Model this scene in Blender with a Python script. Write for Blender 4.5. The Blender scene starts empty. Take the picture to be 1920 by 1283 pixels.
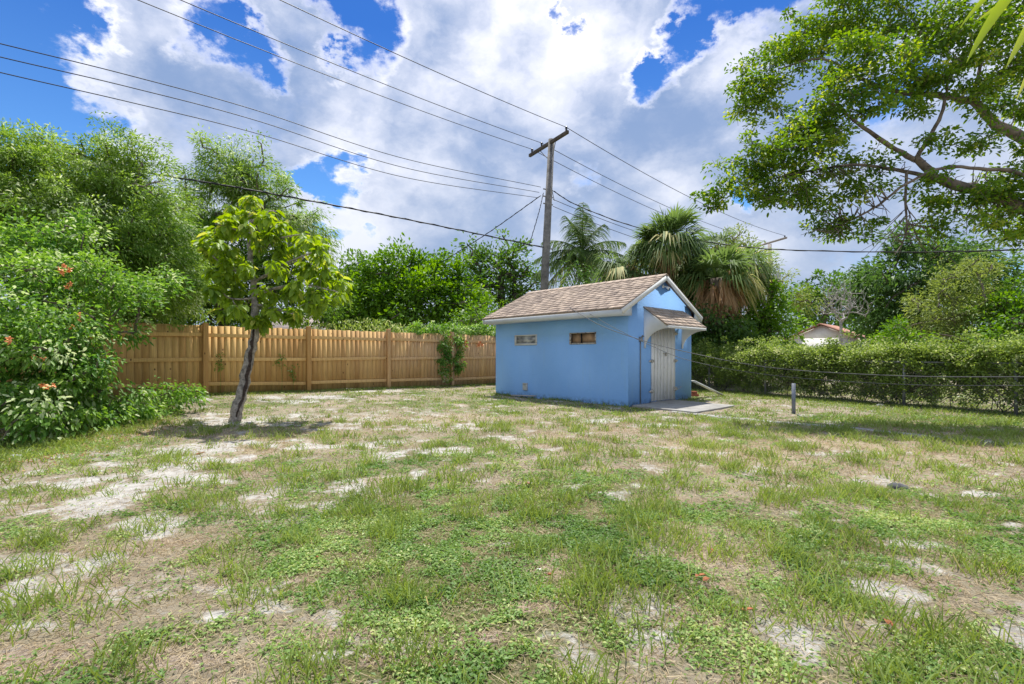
import bpy, math, random
import numpy as np
from mathutils import Vector, Matrix
random.seed(7); RNG = np.random.default_rng(7)
C = bpy.context.scene
COL = C.collection

# ------------------------------------------------------------------ camera
F = 900.0; HZ = 664.0; EYE = 1.2           # focal length in photo pixels, horizon row, eye height
cd = bpy.data.cameras.new('camera'); cam = bpy.data.objects.new('camera', cd); COL.objects.link(cam)
cam.location = (0, 0, EYE); cam.rotation_euler = (math.radians(90), 0, 0)
cd.sensor_width = 36; cd.lens = 36 * F / 1920; cd.shift_y = (HZ - 641.5) / 1920
cd.clip_start = .05; cd.clip_end = 3000
C.camera = cam
def P(px, py, Y):                            # a photo pixel at depth Y
    return np.array([(px - 960) / F * Y, Y, EYE + (HZ - py) / F * Y])
def G(px, py):                               # a photo pixel on the ground
    Y = EYE * F / (py - HZ); return np.array([(px - 960) / F * Y, Y])

# ------------------------------------------------------------------ light
SUN_EL, SUN_AZ = math.radians(70), math.radians(4)     # azimuth from +Y towards +X
sl = bpy.data.lights.new('sun', 'SUN'); sun = bpy.data.objects.new('sun', sl); COL.objects.link(sun)
sl.energy = 2.9; sl.angle = math.radians(.6); sl.color = (1, .955, .88)
sd = Vector((math.sin(SUN_AZ) * math.cos(SUN_EL), math.cos(SUN_AZ) * math.cos(SUN_EL), math.sin(SUN_EL)))
sun.rotation_euler = sd.to_track_quat('Z', 'Y').to_euler(); sun.location = (0, 0, 30)
C.view_settings.view_transform = 'Standard'; C.view_settings.look = 'None'
C.view_settings.exposure = 1.2; C.view_settings.gamma = 1
C.render.engine = 'CYCLES'
try:
    C.cycles.max_bounces = 8; C.cycles.transmission_bounces = 6; C.cycles.diffuse_bounces = 4
except Exception: pass

class NT:
    def __init__(s, tree): s.t = tree; s.n = tree.nodes; s.l = tree.links
    def new(s, ty, **kw):
        nd = s.n.new(ty)
        for k, v in kw.items(): setattr(nd, k, v)
        return nd
    def put(s, sock, v):
        if v is None: return
        if hasattr(v, 'is_linked') or hasattr(v, 'links'): s.l.new(v, sock)
        else: sock.default_value = v
    def math(s, op, a, b=None, c=None, clamp=False):
        nd = s.new('ShaderNodeMath', operation=op); nd.use_clamp = clamp
        s.put(nd.inputs[0], a); s.put(nd.inputs[1], b)
        if c is not None: s.put(nd.inputs[2], c)
        return nd.outputs[0]
    def vmath(s, op, a, b=None, out=0):
        nd = s.new('ShaderNodeVectorMath', operation=op); s.put(nd.inputs[0], a)
        if b is not None:
            if op == 'SCALE': s.put(nd.inputs['Scale'], b)
            else: s.put(nd.inputs[1], b)
        return nd.outputs[out]
    def noise(s, vec, scale, detail=4, rough=.55, out=0, dist=0):
        nd = s.new('ShaderNodeTexNoise'); s.put(nd.inputs['Vector'], vec)
        nd.inputs['Scale'].default_value = scale; nd.inputs['Detail'].default_value = detail
        nd.inputs['Roughness'].default_value = rough; nd.inputs['Distortion'].default_value = dist
        return nd.outputs[out]
    def rng(s, v, a, b, c=0., d=1., smooth=False):
        nd = s.new('ShaderNodeMapRange'); nd.interpolation_type = 'SMOOTHSTEP' if smooth else 'LINEAR'
        s.put(nd.inputs[0], v)
        for i, x in enumerate((a, b, c, d)): s.put(nd.inputs[i + 1], x)
        return nd.outputs[0]
    def mix(s, f, a, b):
        nd = s.new('ShaderNodeMix', data_type='RGBA'); s.put(nd.inputs[0], f)
        s.put(nd.inputs[6], (*a, 1) if isinstance(a, tuple) else a); s.put(nd.inputs[7], (*b, 1) if isinstance(b, tuple) else b)
        return nd.outputs[2]
    def scalev(s, vec, xyz): return s.vmath('MULTIPLY', vec, xyz)
    def bump(s, h, strength=.3, dist=.02):
        nd = s.new('ShaderNodeBump'); nd.inputs['Strength'].default_value = strength
        nd.inputs['Distance'].default_value = dist; s.l.new(h, nd.inputs['Height']); return nd.outputs[0]
    def attr(s, name): nd = s.new('ShaderNodeAttribute', attribute_name=name); return nd.outputs['Fac']

# sky with broken cumulus
W = bpy.data.worlds.new('World'); C.world = W; W.use_nodes = True
w = NT(W.node_tree); w.n.clear()
wo = w.new('ShaderNodeOutputWorld')
sky = w.new('ShaderNodeTexSky', sky_type='NISHITA'); sky.sun_disc = False
sky.sun_elevation = SUN_EL; sky.sun_rotation = SUN_AZ; sky.altitude = 10; sky.air_density = 1; sky.dust_density = .3; sky.ozone_density = 4
tcw = w.new('ShaderNodeTexCoord'); D = w.vmath('NORMALIZE', tcw.outputs['Generated'])
Ds = w.scalev(D, (1, 1, 1.5))
wv = w.vmath('SUBTRACT', w.noise(Ds, 5.0, 9, .62, out=1), (.5, .5, .5))
wv2 = w.vmath('SUBTRACT', w.noise(Ds, 1.7, 3, .5, out=1), (.5, .5, .5))
Dw = w.vmath('ADD', w.vmath('ADD', D, w.vmath('SCALE', wv, .26)), w.vmath('SCALE', wv2, .10))
def blob(px, py, r, s):
    d = Vector(((px - 960) / F, 1, (HZ - py) / F)).normalized()
    dist = w.vmath('DISTANCE', Dw, tuple(d), out=1)
    return w.rng(dist, r * .25, r * .86, s * 1.1, 0., smooth=True)
GAPS = [(20, 20, .16, .85), (185, 5, .05, .5), (70, 230, .14, .8), (-80, 150, .2, .7), (200, 250, .07, .4), (400, 55, .085, .9), (470, 70, .05, .6),
        (690, 25, .11, 1.0), (625, 60, .05, .7), (600, 5, .06, .5), (630, 335, .075, .95), (590, 345, .045, .6), (680, 300, .04, .6), (1235, 150, .07, .9),
        (1205, 215, .05, .8), (1225, 105, .045, .8), (1300, 60, .07, .9), (1335, 15, .07, .8), (1480, 30, .09, .9), (1420, 10, .07, .7), (1395, 378, .05, .9),
        (1050, 35, .03, .6), (190, 60, .05, .5), (605, 455, .05, .6), (672, 440, .03, .5), (1105, 360, .04, .35), (1660, 200, .08, .4), (1890, 560, .06, .5)]
tot = None
for g in GAPS:
    b = blob(*g); tot = b if tot is None else w.math('ADD', tot, b)
n0 = w.noise(Ds, 2.6, 9, .6)
dens = w.math('SUBTRACT', w.math('ADD', w.math('MULTIPLY', n0, 1.5), -.02), tot)
mask = w.rng(w.math('ADD', dens, w.math('MULTIPLY', w.math('SUBTRACT', w.noise(Ds, 11, 9, .68), .5), .95)), -.10, .66, 0, 1, smooth=True)
# light and shade inside the clouds: lit billows towards the top, grey-blue bases
sh1 = w.noise(w.vmath('ADD', w.scalev(D, (1, 1, 1.15)), w.vmath('SCALE', wv, .10)), 2.9, 6, .5)
sh2 = w.noise(w.vmath('ADD', w.scalev(D, (1, 1, 1.6)), w.vmath('SCALE', wv, .15)), 8, 8, .6)
edge = w.rng(dens, .25, .85, 1., 0.)
sh = w.math('ADD', w.math('ADD', w.math('MULTIPLY', sh1, 1.0), w.math('MULTIPLY', sh2, .30)), w.math('MULTIPLY', edge, .22))
lit = w.rng(sh, .56, .93, 0, 1, smooth=True)
sz = w.new('ShaderNodeSeparateXYZ'); w.l.new(D, sz.inputs[0])
ccol = w.mix(lit, (.20, .30, .52), (1.0, .99, 1.04))
low = w.rng(sz.outputs[2], .04, .50, .8, 0.)
ccol = w.mix(low, ccol, (.36, .44, .58))
bg1 = w.new('ShaderNodeBackground'); bg1.inputs[1].default_value = .09
tint = w.mix(1, sky.outputs[0], sky.outputs[0])
mul = w.new('ShaderNodeMix', data_type='RGBA', blend_type='MULTIPLY'); mul.inputs[0].default_value = 1
w.l.new(sky.outputs[0], mul.inputs[6]); w.l.new(w.mix(w.rng(sz.outputs[2], .25, .55), (.42, .66, .84), (.16, .38, .70)), mul.inputs[7])
w.l.new(mul.outputs[2], bg1.inputs[0])
bg2 = w.new('ShaderNodeBackground'); w.l.new(ccol, bg2.inputs[0]); bg2.inputs[1].default_value = .565
mx = w.new('ShaderNodeMixShader'); w.l.new(mask, mx.inputs[0]); w.l.new(bg1.outputs[0], mx.inputs[1]); w.l.new(bg2.outputs[0], mx.inputs[2])
w.l.new(mx.outputs[0], wo.inputs[0])

# ------------------------------------------------------------------ materials
def mat(name):
    m = bpy.data.materials.new(name); m.use_nodes = True; t = NT(m.node_tree)
    return m, t, m.node_tree.nodes['Principled BSDF']
def simple(name, col, rough=.7, metal=0, var=.18, scale=6, bump=.15, spec=.3):
    m, t, p = mat(name); tc = t.new('ShaderNodeTexCoord')
    n = t.noise(tc.outputs['Object'], scale, 6, .6)
    dk = tuple(c * (1 - var * 1.6) for c in col); lt = tuple(min(1, c * (1 + var)) for c in col)
    t.l.new(t.mix(t.rng(n, .3, .7), dk, lt), p.inputs['Base Color'])
    p.inputs['Roughness'].default_value = rough; p.inputs['Metallic'].default_value = metal
    p.inputs['Specular IOR Level'].default_value = spec
    if bump: t.l.new(t.bump(t.noise(tc.outputs['Object'], scale * 6, 5), bump, .01), p.inputs['Normal'])
    return m
def leafmat(name, dark, light, yellow=None, transl=.42, rough=.5, nscale=1.2, spec=.3):
    m, t, p = mat(name); tc = t.new('ShaderNodeTexCoord'); out = m.node_tree.nodes['Material Output']
    tone = t.attr('tone'); n = t.noise(tc.outputs['Object'], nscale, 2)
    f = t.math('ADD', t.math('MULTIPLY', tone, .7), t.math('MULTIPLY', t.rng(n, .35, .65), .35), clamp=True)
    c = t.mix(f, dark, light)
    if yellow: c = t.mix(t.rng(tone, .80, 1.0), c, yellow)
    t.l.new(c, p.inputs['Base Color']); p.inputs['Roughness'].default_value = rough
    p.inputs['Specular IOR Level'].default_value = spec
    tr = t.new('ShaderNodeBsdfTranslucent')
    hs = t.new('ShaderNodeHueSaturation'); hs.inputs['Hue'].default_value = .485; hs.inputs['Saturation'].default_value = 1.15; hs.inputs['Value'].default_value = 1.5
    t.l.new(c, hs.inputs['Color']); t.l.new(hs.outputs[0], tr.inputs[0])
    ms = t.new('ShaderNodeMixShader'); ms.inputs[0].default_value = transl
    t.l.new(p.outputs[0], ms.inputs[1]); t.l.new(tr.outputs[0], ms.inputs[2]); t.l.new(ms.outputs[0], out.inputs[0])
    return m

# ------------------------------------------------------------------ object helpers
def tag(o, label=None, cat=None, group=None, kind=None):
    if label: o['label'] = label
    if cat: o['category'] = cat
    if group: o['group'] = group
    if kind: o['kind'] = kind
    return o
def thing(name, label, cat, loc=(0, 0, 0), rz=0, group=None):
    o = bpy.data.objects.new(name, None); COL.objects.link(o); o.location = loc; o.rotation_euler = (0, 0, rz)
    o.empty_display_size = .2
    return tag(o, label, cat, group)
class MB:
    """collects numpy verts / quads+tris / a tone per vertex, then links ONE mesh object"""
    def __init__(s): s.v = []; s.f4 = []; s.f3 = []; s.t = []; s.n = 0
    def add(s, v, f4=None, f3=None, tone=.5):
        v = np.asarray(v, float).reshape(-1, 3)
        if f4 is not None and len(f4): s.f4.append(np.asarray(f4, int).reshape(-1, 4) + s.n)
        if f3 is not None and len(f3): s.f3.append(np.asarray(f3, int).reshape(-1, 3) + s.n)
        s.v.append(v); s.t.append(np.broadcast_to(np.asarray(tone, float), (len(v),)).copy()); s.n += len(v)
    def box(s, lo, hi, tone=.5, M=None):
        x0, y0, z0 = lo; x1, y1, z1 = hi
        v = np.array([[x0,y0,z0],[x1,y0,z0],[x1,y1,z0],[x0,y1,z0],[x0,y0,z1],[x1,y0,z1],[x1,y1,z1],[x0,y1,z1]], float)
        if M is not None: v = v @ np.array(M.to_3x3()).T + np.array(M.translation)
        s.add(v, [[0,3,2,1],[4,5,6,7],[0,1,5,4],[1,2,6,5],[2,3,7,6],[3,0,4,7]], tone=tone)
    def beam(s, a, b, w, h, tone=.5, up=(0, 0, 1)):
        a = np.array(a, float); b = np.array(b, float); d = b - a; L = np.linalg.norm(d); d /= L
        sd = np.cross(d, up); sd /= np.linalg.norm(sd); u = np.cross(sd, d)
        v = []
        for q in (a, b):
            for i, j in ((-1, -1), (1, -1), (1, 1), (-1, 1)): v.append(q + sd * w / 2 * i + u * h / 2 * j)
        s.add(v, [[0,1,2,3],[7,6,5,4],[0,4,5,1],[1,5,6,2],[2,6,7,3],[3,7,4,0]], tone=tone)
    def tube(s, pts, rad, n=6, tone=.5, caps=True, lump=0):
        pts = np.asarray(pts, float); m = len(pts); rad = np.broadcast_to(np.asarray(rad, float), (m,))
        d = np.gradient(pts, axis=0); d /= np.linalg.norm(d, axis=1)[:, None] + 1e-9
        ref = np.array([0, 0, 1.]) if abs(d[:, 2]).mean() < .8 else np.array([1., 0, 0])
        a = np.cross(d, ref); a /= np.linalg.norm(a, axis=1)[:, None]; b = np.cross(d, a)
        th = np.arange(n) * 2 * np.pi / n
        rr = rad[:, None] * (1 + lump * RNG.normal(size=(m, n)))
        v = pts[:, None, :] + rr[..., None] * (np.cos(th)[None, :, None] * a[:, None, :] + np.sin(th)[None, :, None] * b[:, None, :])
        i = np.arange(m - 1)[:, None] * n; j = np.arange(n)[None, :]; j2 = (j + 1) % n
        f = np.stack([i + j, i + j2, i + n + j2, i + n + j], -1).reshape(-1, 4)
        f3 = None; v = v.reshape(-1, 3)
        if caps:
            k = len(v); v = np.vstack([v, pts[0], pts[-1]]); jj = np.arange(n); jn = (jj + 1) % n
            f3 = np.vstack([np.stack([jn, jj, np.full(n, k)], 1), np.stack([jj + (m - 1) * n, jn + (m - 1) * n, np.full(n, k + 1)], 1)])
        s.add(v, f, f3, tone=tone)
    def prism(s, poly, axis0, axis1, off0, off1, tone=.5):
        """poly of 2D points; axis0/axis1 = 3D unit axes, extruded from point off0 to off1"""
        poly = np.asarray(poly, float); n = len(poly); a0 = np.array(axis0, float); a1 = np.array(axis1, float)
        base = poly[:, :1] * a0 + poly[:, 1:] * a1
        v = np.vstack([base + np.array(off0), base + np.array(off1)])
        f = [[i, (i + 1) % n, n + (i + 1) % n, n + i] for i in range(n)]
        # caps: fan around a centroid (fine for these near-convex outlines)
        s.add(v, f, None, tone)
        ng = getattr(s, 'ng', []); k = s.n - 2 * n
        ng.append(list(range(k, k + n))[::-1]); ng.append(list(range(k + n, k + 2 * n))); s.ng = ng
    def build(s, name, material, parent=None, smooth=False, bevel=0):
        v = np.vstack(s.v); t = np.concatenate(s.t)
        f4 = np.vstack(s.f4) if s.f4 else np.zeros((0, 4), int); f3 = np.vstack(s.f3) if s.f3 else np.zeros((0, 3), int)
        ng = getattr(s, 'ng', [])
        me = bpy.data.meshes.new(name); me.vertices.add(len(v)); me.vertices.foreach_set('co', v.astype(np.float32).ravel())
        idx = np.concatenate([f4.ravel(), f3.ravel()] + [np.array(g) for g in ng]).astype(np.int32)
        tot = np.concatenate([np.full(len(f4), 4), np.full(len(f3), 3), np.array([len(g) for g in ng], int)]).astype(np.int32)
        me.loops.add(len(idx)); me.loops.foreach_set('vertex_index', idx)
        me.polygons.add(len(tot)); me.polygons.foreach_set('loop_start', np.concatenate([[0], np.cumsum(tot)[:-1]]).astype(np.int32))
        me.polygons.foreach_set('loop_total', tot)
        if smooth: me.polygons.foreach_set('use_smooth', np.ones(len(tot), bool))
        me.update(calc_edges=True); me.validate()
        if ng:
            import bmesh
            bm_ = bmesh.new(); bm_.from_mesh(me); bmesh.ops.recalc_face_normals(bm_, faces=bm_.faces); bm_.to_mesh(me); bm_.free()
        a = me.attributes.new('tone', 'FLOAT', 'POINT'); a.data.foreach_set('value', t.astype(np.float32))
        if material: me.materials.append(material)
        o = bpy.data.objects.new(name, me); COL.objects.link(o)
        if parent: o.parent = parent
        if bevel:
            b = o.modifiers.new('b', 'BEVEL'); b.width = bevel; b.segments = 2; b.limit_method = 'ANGLE'
        return o
def nrm(a): return a / (np.linalg.norm(a, axis=-1, keepdims=True) + 1e-9)
def leaves(mb, B, Dv, L, Wd, tone, kind='diamond', fold=.15, droop=.15, nref=None):
    """many leaves at once: B bases, Dv directions"""
    N = len(B); Dv = nrm(Dv)
    ref = RNG.normal(size=(N, 3)) * .6 + np.array([0, 0, 1.]) if nref is None else nref
    S = nrm(np.cross(Dv, ref)); U = nrm(np.cross(S, Dv)); L = np.broadcast_to(L, (N,))[:, None]; Wd = np.broadcast_to(Wd, (N,))[:, None]
    dz = np.array([0, 0, -1.])
    tip = B + Dv * L + dz * droop * L
    if kind == 'diamond':
        m = B + Dv * L * .45 + U * fold * Wd * .5
        v = np.stack([B, m + S * Wd / 2, tip, m - S * Wd / 2], 1).reshape(-1, 3)
        f = np.arange(N)[:, None] * 4 + np.array([0, 1, 2, 3]); mb.add(v, f, tone=np.repeat(tone, 4))
    elif kind == 'oval':
        m1 = B + Dv * L * .28 + U * fold * Wd; m2 = B + Dv * L * .72 + U * fold * Wd + dz * droop * L * .45
        v = np.stack([B, m1 + S * Wd * .46, m2 + S * Wd * .42, tip, m2 - S * Wd * .42, m1 - S * Wd * .46], 1).reshape(-1, 3)
        i = np.arange(N)[:, None] * 6
        f = np.concatenate([i + np.array([0, 1, 2, 3]), i + np.array([0, 3, 4, 5])]); mb.add(v, f, tone=np.repeat(tone, 6))
    elif kind == 'blade':
        m = B + Dv * L * .55 + dz * droop * L * .15
        v = np.stack([B + S * Wd * .5, B - S * Wd * .5, m - S * Wd * .4, m + S * Wd * .4, tip], 1).reshape(-1, 3)
        i = np.arange(N)[:, None] * 5
        mb.add(v, i + np.array([0, 1, 2, 3]), i + np.array([3, 2, 4]), tone=np.repeat(tone, 5))
_tab = np.random.default_rng(3).random((256, 256))
def vn(x, y, s, seed=0):
    x = np.asarray(x) / s + seed * 17.3; y = np.asarray(y) / s + seed * 9.1
    xi = np.floor(x).astype(int); yi = np.floor(y).astype(int); fx = x - xi; fy = y - yi
    fx = fx * fx * (3 - 2 * fx); fy = fy * fy * (3 - 2 * fy); t = lambda a, b: _tab[a % 256, b % 256]
    return (t(xi, yi) * (1 - fx) + t(xi + 1, yi) * fx) * (1 - fy) + (t(xi, yi + 1) * (1 - fx) + t(xi + 1, yi + 1) * fx) * fy
def fbm(x, y, s, seed=0, o=4):
    r = 0; a = .5; tt = 0
    for k in range(o): r = r + a * vn(x, y, s / 2 ** k, seed + k); tt += a; a *= .55
    return r / tt

# ------------------------------------------------------------------ ground
FD = np.array([.726, .688]); F0 = np.array([-7.55, 11.8]); FN = np.array([.688, -.726])   # fence line
def hgt(x, y):
    x = np.asarray(x, float); y = np.asarray(y, float)
    dx = x - F0[0]; dy = y - F0[1]; t = dx * FD[0] + dy * FD[1]; d = dx * FN[0] + dy * FN[1]
    k = np.clip(1 - np.maximum(d, 0) / 4.5, 0, 1); k = k * k * (3 - 2 * k)
    rise = np.clip(.19 - .016 * t, .02, .24) * k
    near = np.clip(1 - np.hypot(x, y) / 40, 0, 1)
    return rise + (fbm(x, y, 1.6, 5, 4) - .5) * .07 * near + (vn(x, y, .28, 9) - .5) * .018 * (near > .45)
def hz1(x, y): return float(hgt(np.array([x]), np.array([y]))[0])
SAND = [(255, 922, 80, 26), (160, 905, 40, 12), (330, 880, 45, 10), (285, 985, 75, 22), (380, 893, 50, 9), (40, 1050, 70, 14), (60, 1090, 40, 22), (30, 950, 40, 12),
        (800, 846, 70, 9), (735, 850, 45, 10), (690, 833, 45, 6), (380, 845, 55, 8), (345, 862, 55, 6), (210, 868, 55, 6), (400, 790, 70, 8), (330, 765, 45, 10),
        (560, 757, 70, 7), (470, 830, 45, 6), (560, 838, 60, 6), (640, 800, 40, 5), (1600, 1003, 65, 9), (1700, 1020, 60, 12), (1560, 975, 45, 6),
        (1440, 1190, 60, 22), (1660, 1115, 55, 22), (1640, 1060, 60, 8), (1840, 925, 45, 6), (1900, 1190, 45, 40), (995, 902, 14, 6), (860, 800, 70, 5), (1250, 800, 50, 5),
        (410, 1145, 35, 12), (620, 1220, 40, 14), (280, 1145, 40, 10), (690, 740, 70, 4), (90, 1170, 60, 12), (1120, 790, 50, 4), (520, 795, 90, 4)]
SOIL = [(1030, 1062, 50, 28), (1250, 995, 70, 14), (1340, 1050, 70, 16), (1330, 1105, 50, 12), (200, 1030, 80, 16), (330, 1010, 60, 8), (150, 1100, 90, 30), (450, 1085, 60, 12),
        (760, 1240, 90, 18), (860, 1200, 80, 20), (1000, 1145, 60, 14), (1700, 1090, 60, 14), (1500, 1130, 40, 14), (1450, 920, 60, 8), (1600, 920, 60, 6), (1250, 1230, 70, 25),
        (640, 1190, 60, 14), (900, 965, 50, 6), (560, 1080, 25, 8), (60, 1230, 100, 34), (330, 1230, 90, 20), (1850, 960, 60, 10), (1130, 880, 60, 6), (720, 905, 60, 6)]
GREEN = [(760, 1000, 330, 90, 1), (560, 1090, 150, 70, .8), (1000, 960, 200, 50, .8), (900, 1120, 250, 60, .9), (1180, 1080, 150, 60, .7), (1400, 1000, 220, 60, .7), (1750, 1000, 180, 60, .7),
         (1500, 1110, 170, 40, .7), (1150, 920, 150, 30, .5), (850, 1240, 350, 50, .7), (1600, 1240, 300, 60, .7), (400, 1180, 150, 50, .6), (650, 870, 160, 30, .4), (1600, 790, 350, 12, .9),
         (120, 850, 200, 25, .6), (800, 760, 300, 8, .5), (1000, 770, 200, 8, .5)]
DRY = [(1450, 860, 330, 45, 1), (1700, 850, 250, 40, 1), (1100, 830, 200, 30, .6), (500, 840, 200, 40, .6), (300, 1060, 150, 50, .5), (1500, 900, 250, 30, .6), (900, 790, 300, 20, .6)]
SPARSE = [(200, 940, 330, 90, 1), (420, 850, 260, 40, .9), (120, 1120, 170, 70, .8), (700, 800, 300, 45, .6), (1350, 1040, 130, 40, .5), (1550, 1180, 170, 50, .5)]
def ell(px, py, rx, ry):
    c = G(px, py); Y0 = G(px, py - ry * .9)[1]; Y1 = G(px, py + ry * .9)[1]
    return c[0], (Y0 + Y1) / 2, rx / F * c[1], max((Y0 - Y1) / 2, .04)
def field(x, y, L, seed, wob=.35):
    wx = (fbm(x, y, .5, seed) - .5) * wob * 2.4; wy = (fbm(x, y, .5, seed + 7) - .5) * wob * 2.4
    out = np.zeros_like(x)
    for e in L:
        cx, cy, rx, ry = ell(*e[:4]); s = e[4] if len(e) > 4 else 1
        q = ((x + wx * min(1, rx * 1.4) - cx) / rx) ** 2 + ((y + wy * min(1, ry * 2) - cy) / ry) ** 2
        out = np.maximum(out, s * np.clip(1.35 - q * .75, 0, 1))
    return out
def zone(x, y, L):
    out = np.zeros_like(x)
    for px, py, rx, ry, s in L:
        cx, cy, a, b = ell(px, py, rx, ry); out = np.maximum(out, s * np.exp(-(((x - cx) / a) ** 2 + ((y - cy) / b) ** 2) * .7))
    return out
def ground_fields(x, y):
    sand = field(x, y, SAND, 11, .6) * np.clip((fbm(x, y, .30, 23) - .30) * 5, .1, 1.15)
    soil = np.maximum(field(x, y, SOIL, 31) * .9, np.clip((fbm(x, y, .9, 41) - .60) * 7, 0, 1) * .8)
    bare = np.maximum(sand, np.clip((fbm(x, y, .30, 47) - .61) * 9, 0, 1) * .75)
    g = np.clip(zone(x, y, GREEN) * .8 + (fbm(x, y, .8, 51) - .5) * 1.6 + .32, 0, 1)
    d = np.clip(zone(x, y, DRY) * .9 + (fbm(x, y, .9, 61) - .5) * .9, 0, 1)
    sp = zone(x, y, SPARSE)
    bare = np.clip(bare + sp * np.clip((fbm(x, y, .34, 57) - .48) * 8, 0, 1), 0, 1.2)
    return bare, soil, g * (1 - .7 * d) * (1 - .45 * sp), np.clip(d + .15 * sp, 0, 1)
def axis(lo, hi, step, far, n):
    a = np.arange(lo, hi + 1e-6, step); k = np.geomspace(step, far, n)
    return np.concatenate([lo - np.cumsum(k)[::-1], a, hi + np.cumsum(k)])
gx = axis(-13, 13, .055, 90, 34); gy = axis(1.2, 19, .055, 90, 34)
X, Yg = np.meshgrid(gx, gy, indexing='ij'); Z = hgt(X, Yg)
mb = MB(); nx, ny = X.shape; i = np.arange(nx - 1)[:, None] * ny + np.arange(ny - 1)[None, :]
mb.add(np.stack([X, Yg, Z], -1), np.stack([i, i + ny, i + ny + 1, i + 1], -1).reshape(-1, 4))
sa, so, gr, dr = ground_fields(X.ravel(), Yg.ravel())
m, t, p = mat('ground_soil'); tc = t.new('ShaderNodeTexCoord'); ob = tc.outputs['Object']
n1 = t.noise(ob, 9, 8, .65); n2 = t.noise(ob, 60, 6, .7); n3 = t.noise(ob, 2.2, 5, .6); n4 = t.noise(t.scalev(ob, (1, 1, 1)), 150, 3, .6)
thatch = t.mix(t.rng(n1, .3, .7), (.16, .135, .10), (.38, .33, .25))
thatch = t.mix(t.rng(n4, .35, .65), thatch, t.mix(.5, thatch, (.40, .34, .24)))
under = t.mix(t.rng(n2, .35, .65), (.08, .10, .035), (.20, .20, .085))
soilc = t.mix(t.rng(n2, .3, .7), t.mix(t.rng(n3, .4, .6), (.17, .13, .105), (.36, .28, .21)), (.46, .39, .32))
sandc = t.mix(t.rng(n1, .3, .65), (.34, .315, .285), (.56, .545, .51))
sandc = t.mix(t.rng(n2, .55, .72), sandc, (.22, .18, .13))
aS, aO, aG, aD = t.attr('sand'), t.attr('soil'), t.attr('green'), t.attr('dry')
n5 = t.noise(ob, 22, 6, .7)
jit = t.math('ADD', t.math('MULTIPLY', t.math('SUBTRACT', n1, .5), 1.5), t.math('MULTIPLY', t.math('SUBTRACT', n5, .5), 1.6))
c = t.mix(t.rng(t.math('ADD', aG, jit), .25, .7), thatch, under)
c = t.mix(t.rng(t.math('ADD', aD, jit), .4, .9, 0, .7), c, (.41, .34, .23))
c = t.mix(t.rng(t.math('ADD', aO, jit), .35, .7), c, soilc)
c = t.mix(t.rng(t.math('ADD', aS, jit), .35, .95), c, sandc)
t.l.new(c, p.inputs['Base Color']); p.inputs['Roughness'].default_value = .95; p.inputs['Specular IOR Level'].default_value = .1
t.l.new(t.bump(t.math('ADD', n1, t.math('MULTIPLY', n2, .5)), .9, .045), p.inputs['Normal'])
ground = mb.build('ground', m, smooth=True); tag(ground, kind='structure')
for nm, arr in (('sand', sa), ('soil', so), ('green', gr), ('dry', dr)):
    a = ground.data.attributes.new(nm, 'FLOAT', 'POINT'); a.data.foreach_set('value', arr.astype(np.float32))

# ------------------------------------------------------------------ shed
SH = np.array([2.64, 10.9]); SHA = math.atan2(.6829, .7305); SF = np.array([.7305, .6829]); SA = np.array([-.6829, .7305])
def shed_local(x, y): d = np.array([x, y]) - SH if np.isscalar(x) else np.stack([x - SH[0], y - SH[1]], -1); return d @ SF, d @ SA
def S2W(x, y): return SH + SF * x + SA * y
wallm, t, p = mat('blue_painted_block'); tc = t.new('ShaderNodeTexCoord'); ob = tc.outputs['Object']
n1 = t.noise(ob, 1.1, 5, .6); n2 = t.noise(ob, 26, 6, .7); sx = t.new('ShaderNodeSeparateXYZ'); t.l.new(ob, sx.inputs[0])
c = t.mix(t.rng(n1, .3, .7), (.235, .475, .88), (.28, .525, .92))
c = t.mix(t.rng(n2, .62, .72), c, (.16, .36, .68))
streak = t.noise(t.scalev(ob, (9, 9, .7)), 1, 5, .6)
c = t.mix(t.rng(streak, .55, .8, 0, .35), c, (.30, .50, .74))
grime = t.math('MULTIPLY', t.rng(sx.outputs[2], .16, .0), t.rng(t.noise(ob, 9, 6, .7), .40, .66))
c = t.mix(grime, c, (.05, .06, .06))
pits = t.rng(t.noise(ob, 34, 2, .4), .745, .765)
c = t.mix(t.math('MULTIPLY', pits, .5), c, (.05, .09, .16))
t.l.new(c, p.inputs['Base Color']); p.inputs['Roughness'].default_value = .62; p.inputs['Specular IOR Level'].default_value = .3
t.l.new(t.bump(t.math('ADD', t.noise(ob, 38, 6, .65), t.math('MULTIPLY', t.noise(t.scalev(ob, (1, 1, 5)), 6, 3), .6)), .5, .012), p.inputs['Normal'])
def painted(name, col, chip=(.28, .25, .22), amt=.64, aniso=(14, 14, 1.2)):
    m, t, p = mat(name); tc = t.new('ShaderNodeTexCoord'); ob = tc.outputs['Object']
    n = t.noise(t.scalev(ob, aniso), 2.2, 7, .68); n2 = t.noise(ob, 2.5, 4)
    c = t.mix(t.rng(n2, .3, .7), tuple(x * .86 for x in col), col)
    c = t.mix(t.rng(n, amt, amt + .06), c, chip)
    t.l.new(c, p.inputs['Base Color']); p.inputs['Roughness'].default_value = .6
    t.l.new(t.bump(n, .3, .006), p.inputs['Normal']); return m
whitep = painted('white_painted_wood', (.80, .81, .80), amt=.70); doorp = painted('peeling_white_door', (.86, .85, .82), (.25, .20, .16), .60)
trimp = painted('pale_trim_paint', (.62, .67, .72), (.35, .30, .25), .72, (3, 3, 3))
shing, t, p = mat('brown_shingle'); tc = t.new('ShaderNodeTexCoord'); ob = tc.outputs['Object']; tone = t.attr('tone')
c = t.mix(tone, (.21, .15, .115), (.52, .40, .30)); c = t.mix(t.rng(t.noise(ob, 130, 3, .7), .45, .7), c, (.42, .36, .32))
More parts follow.
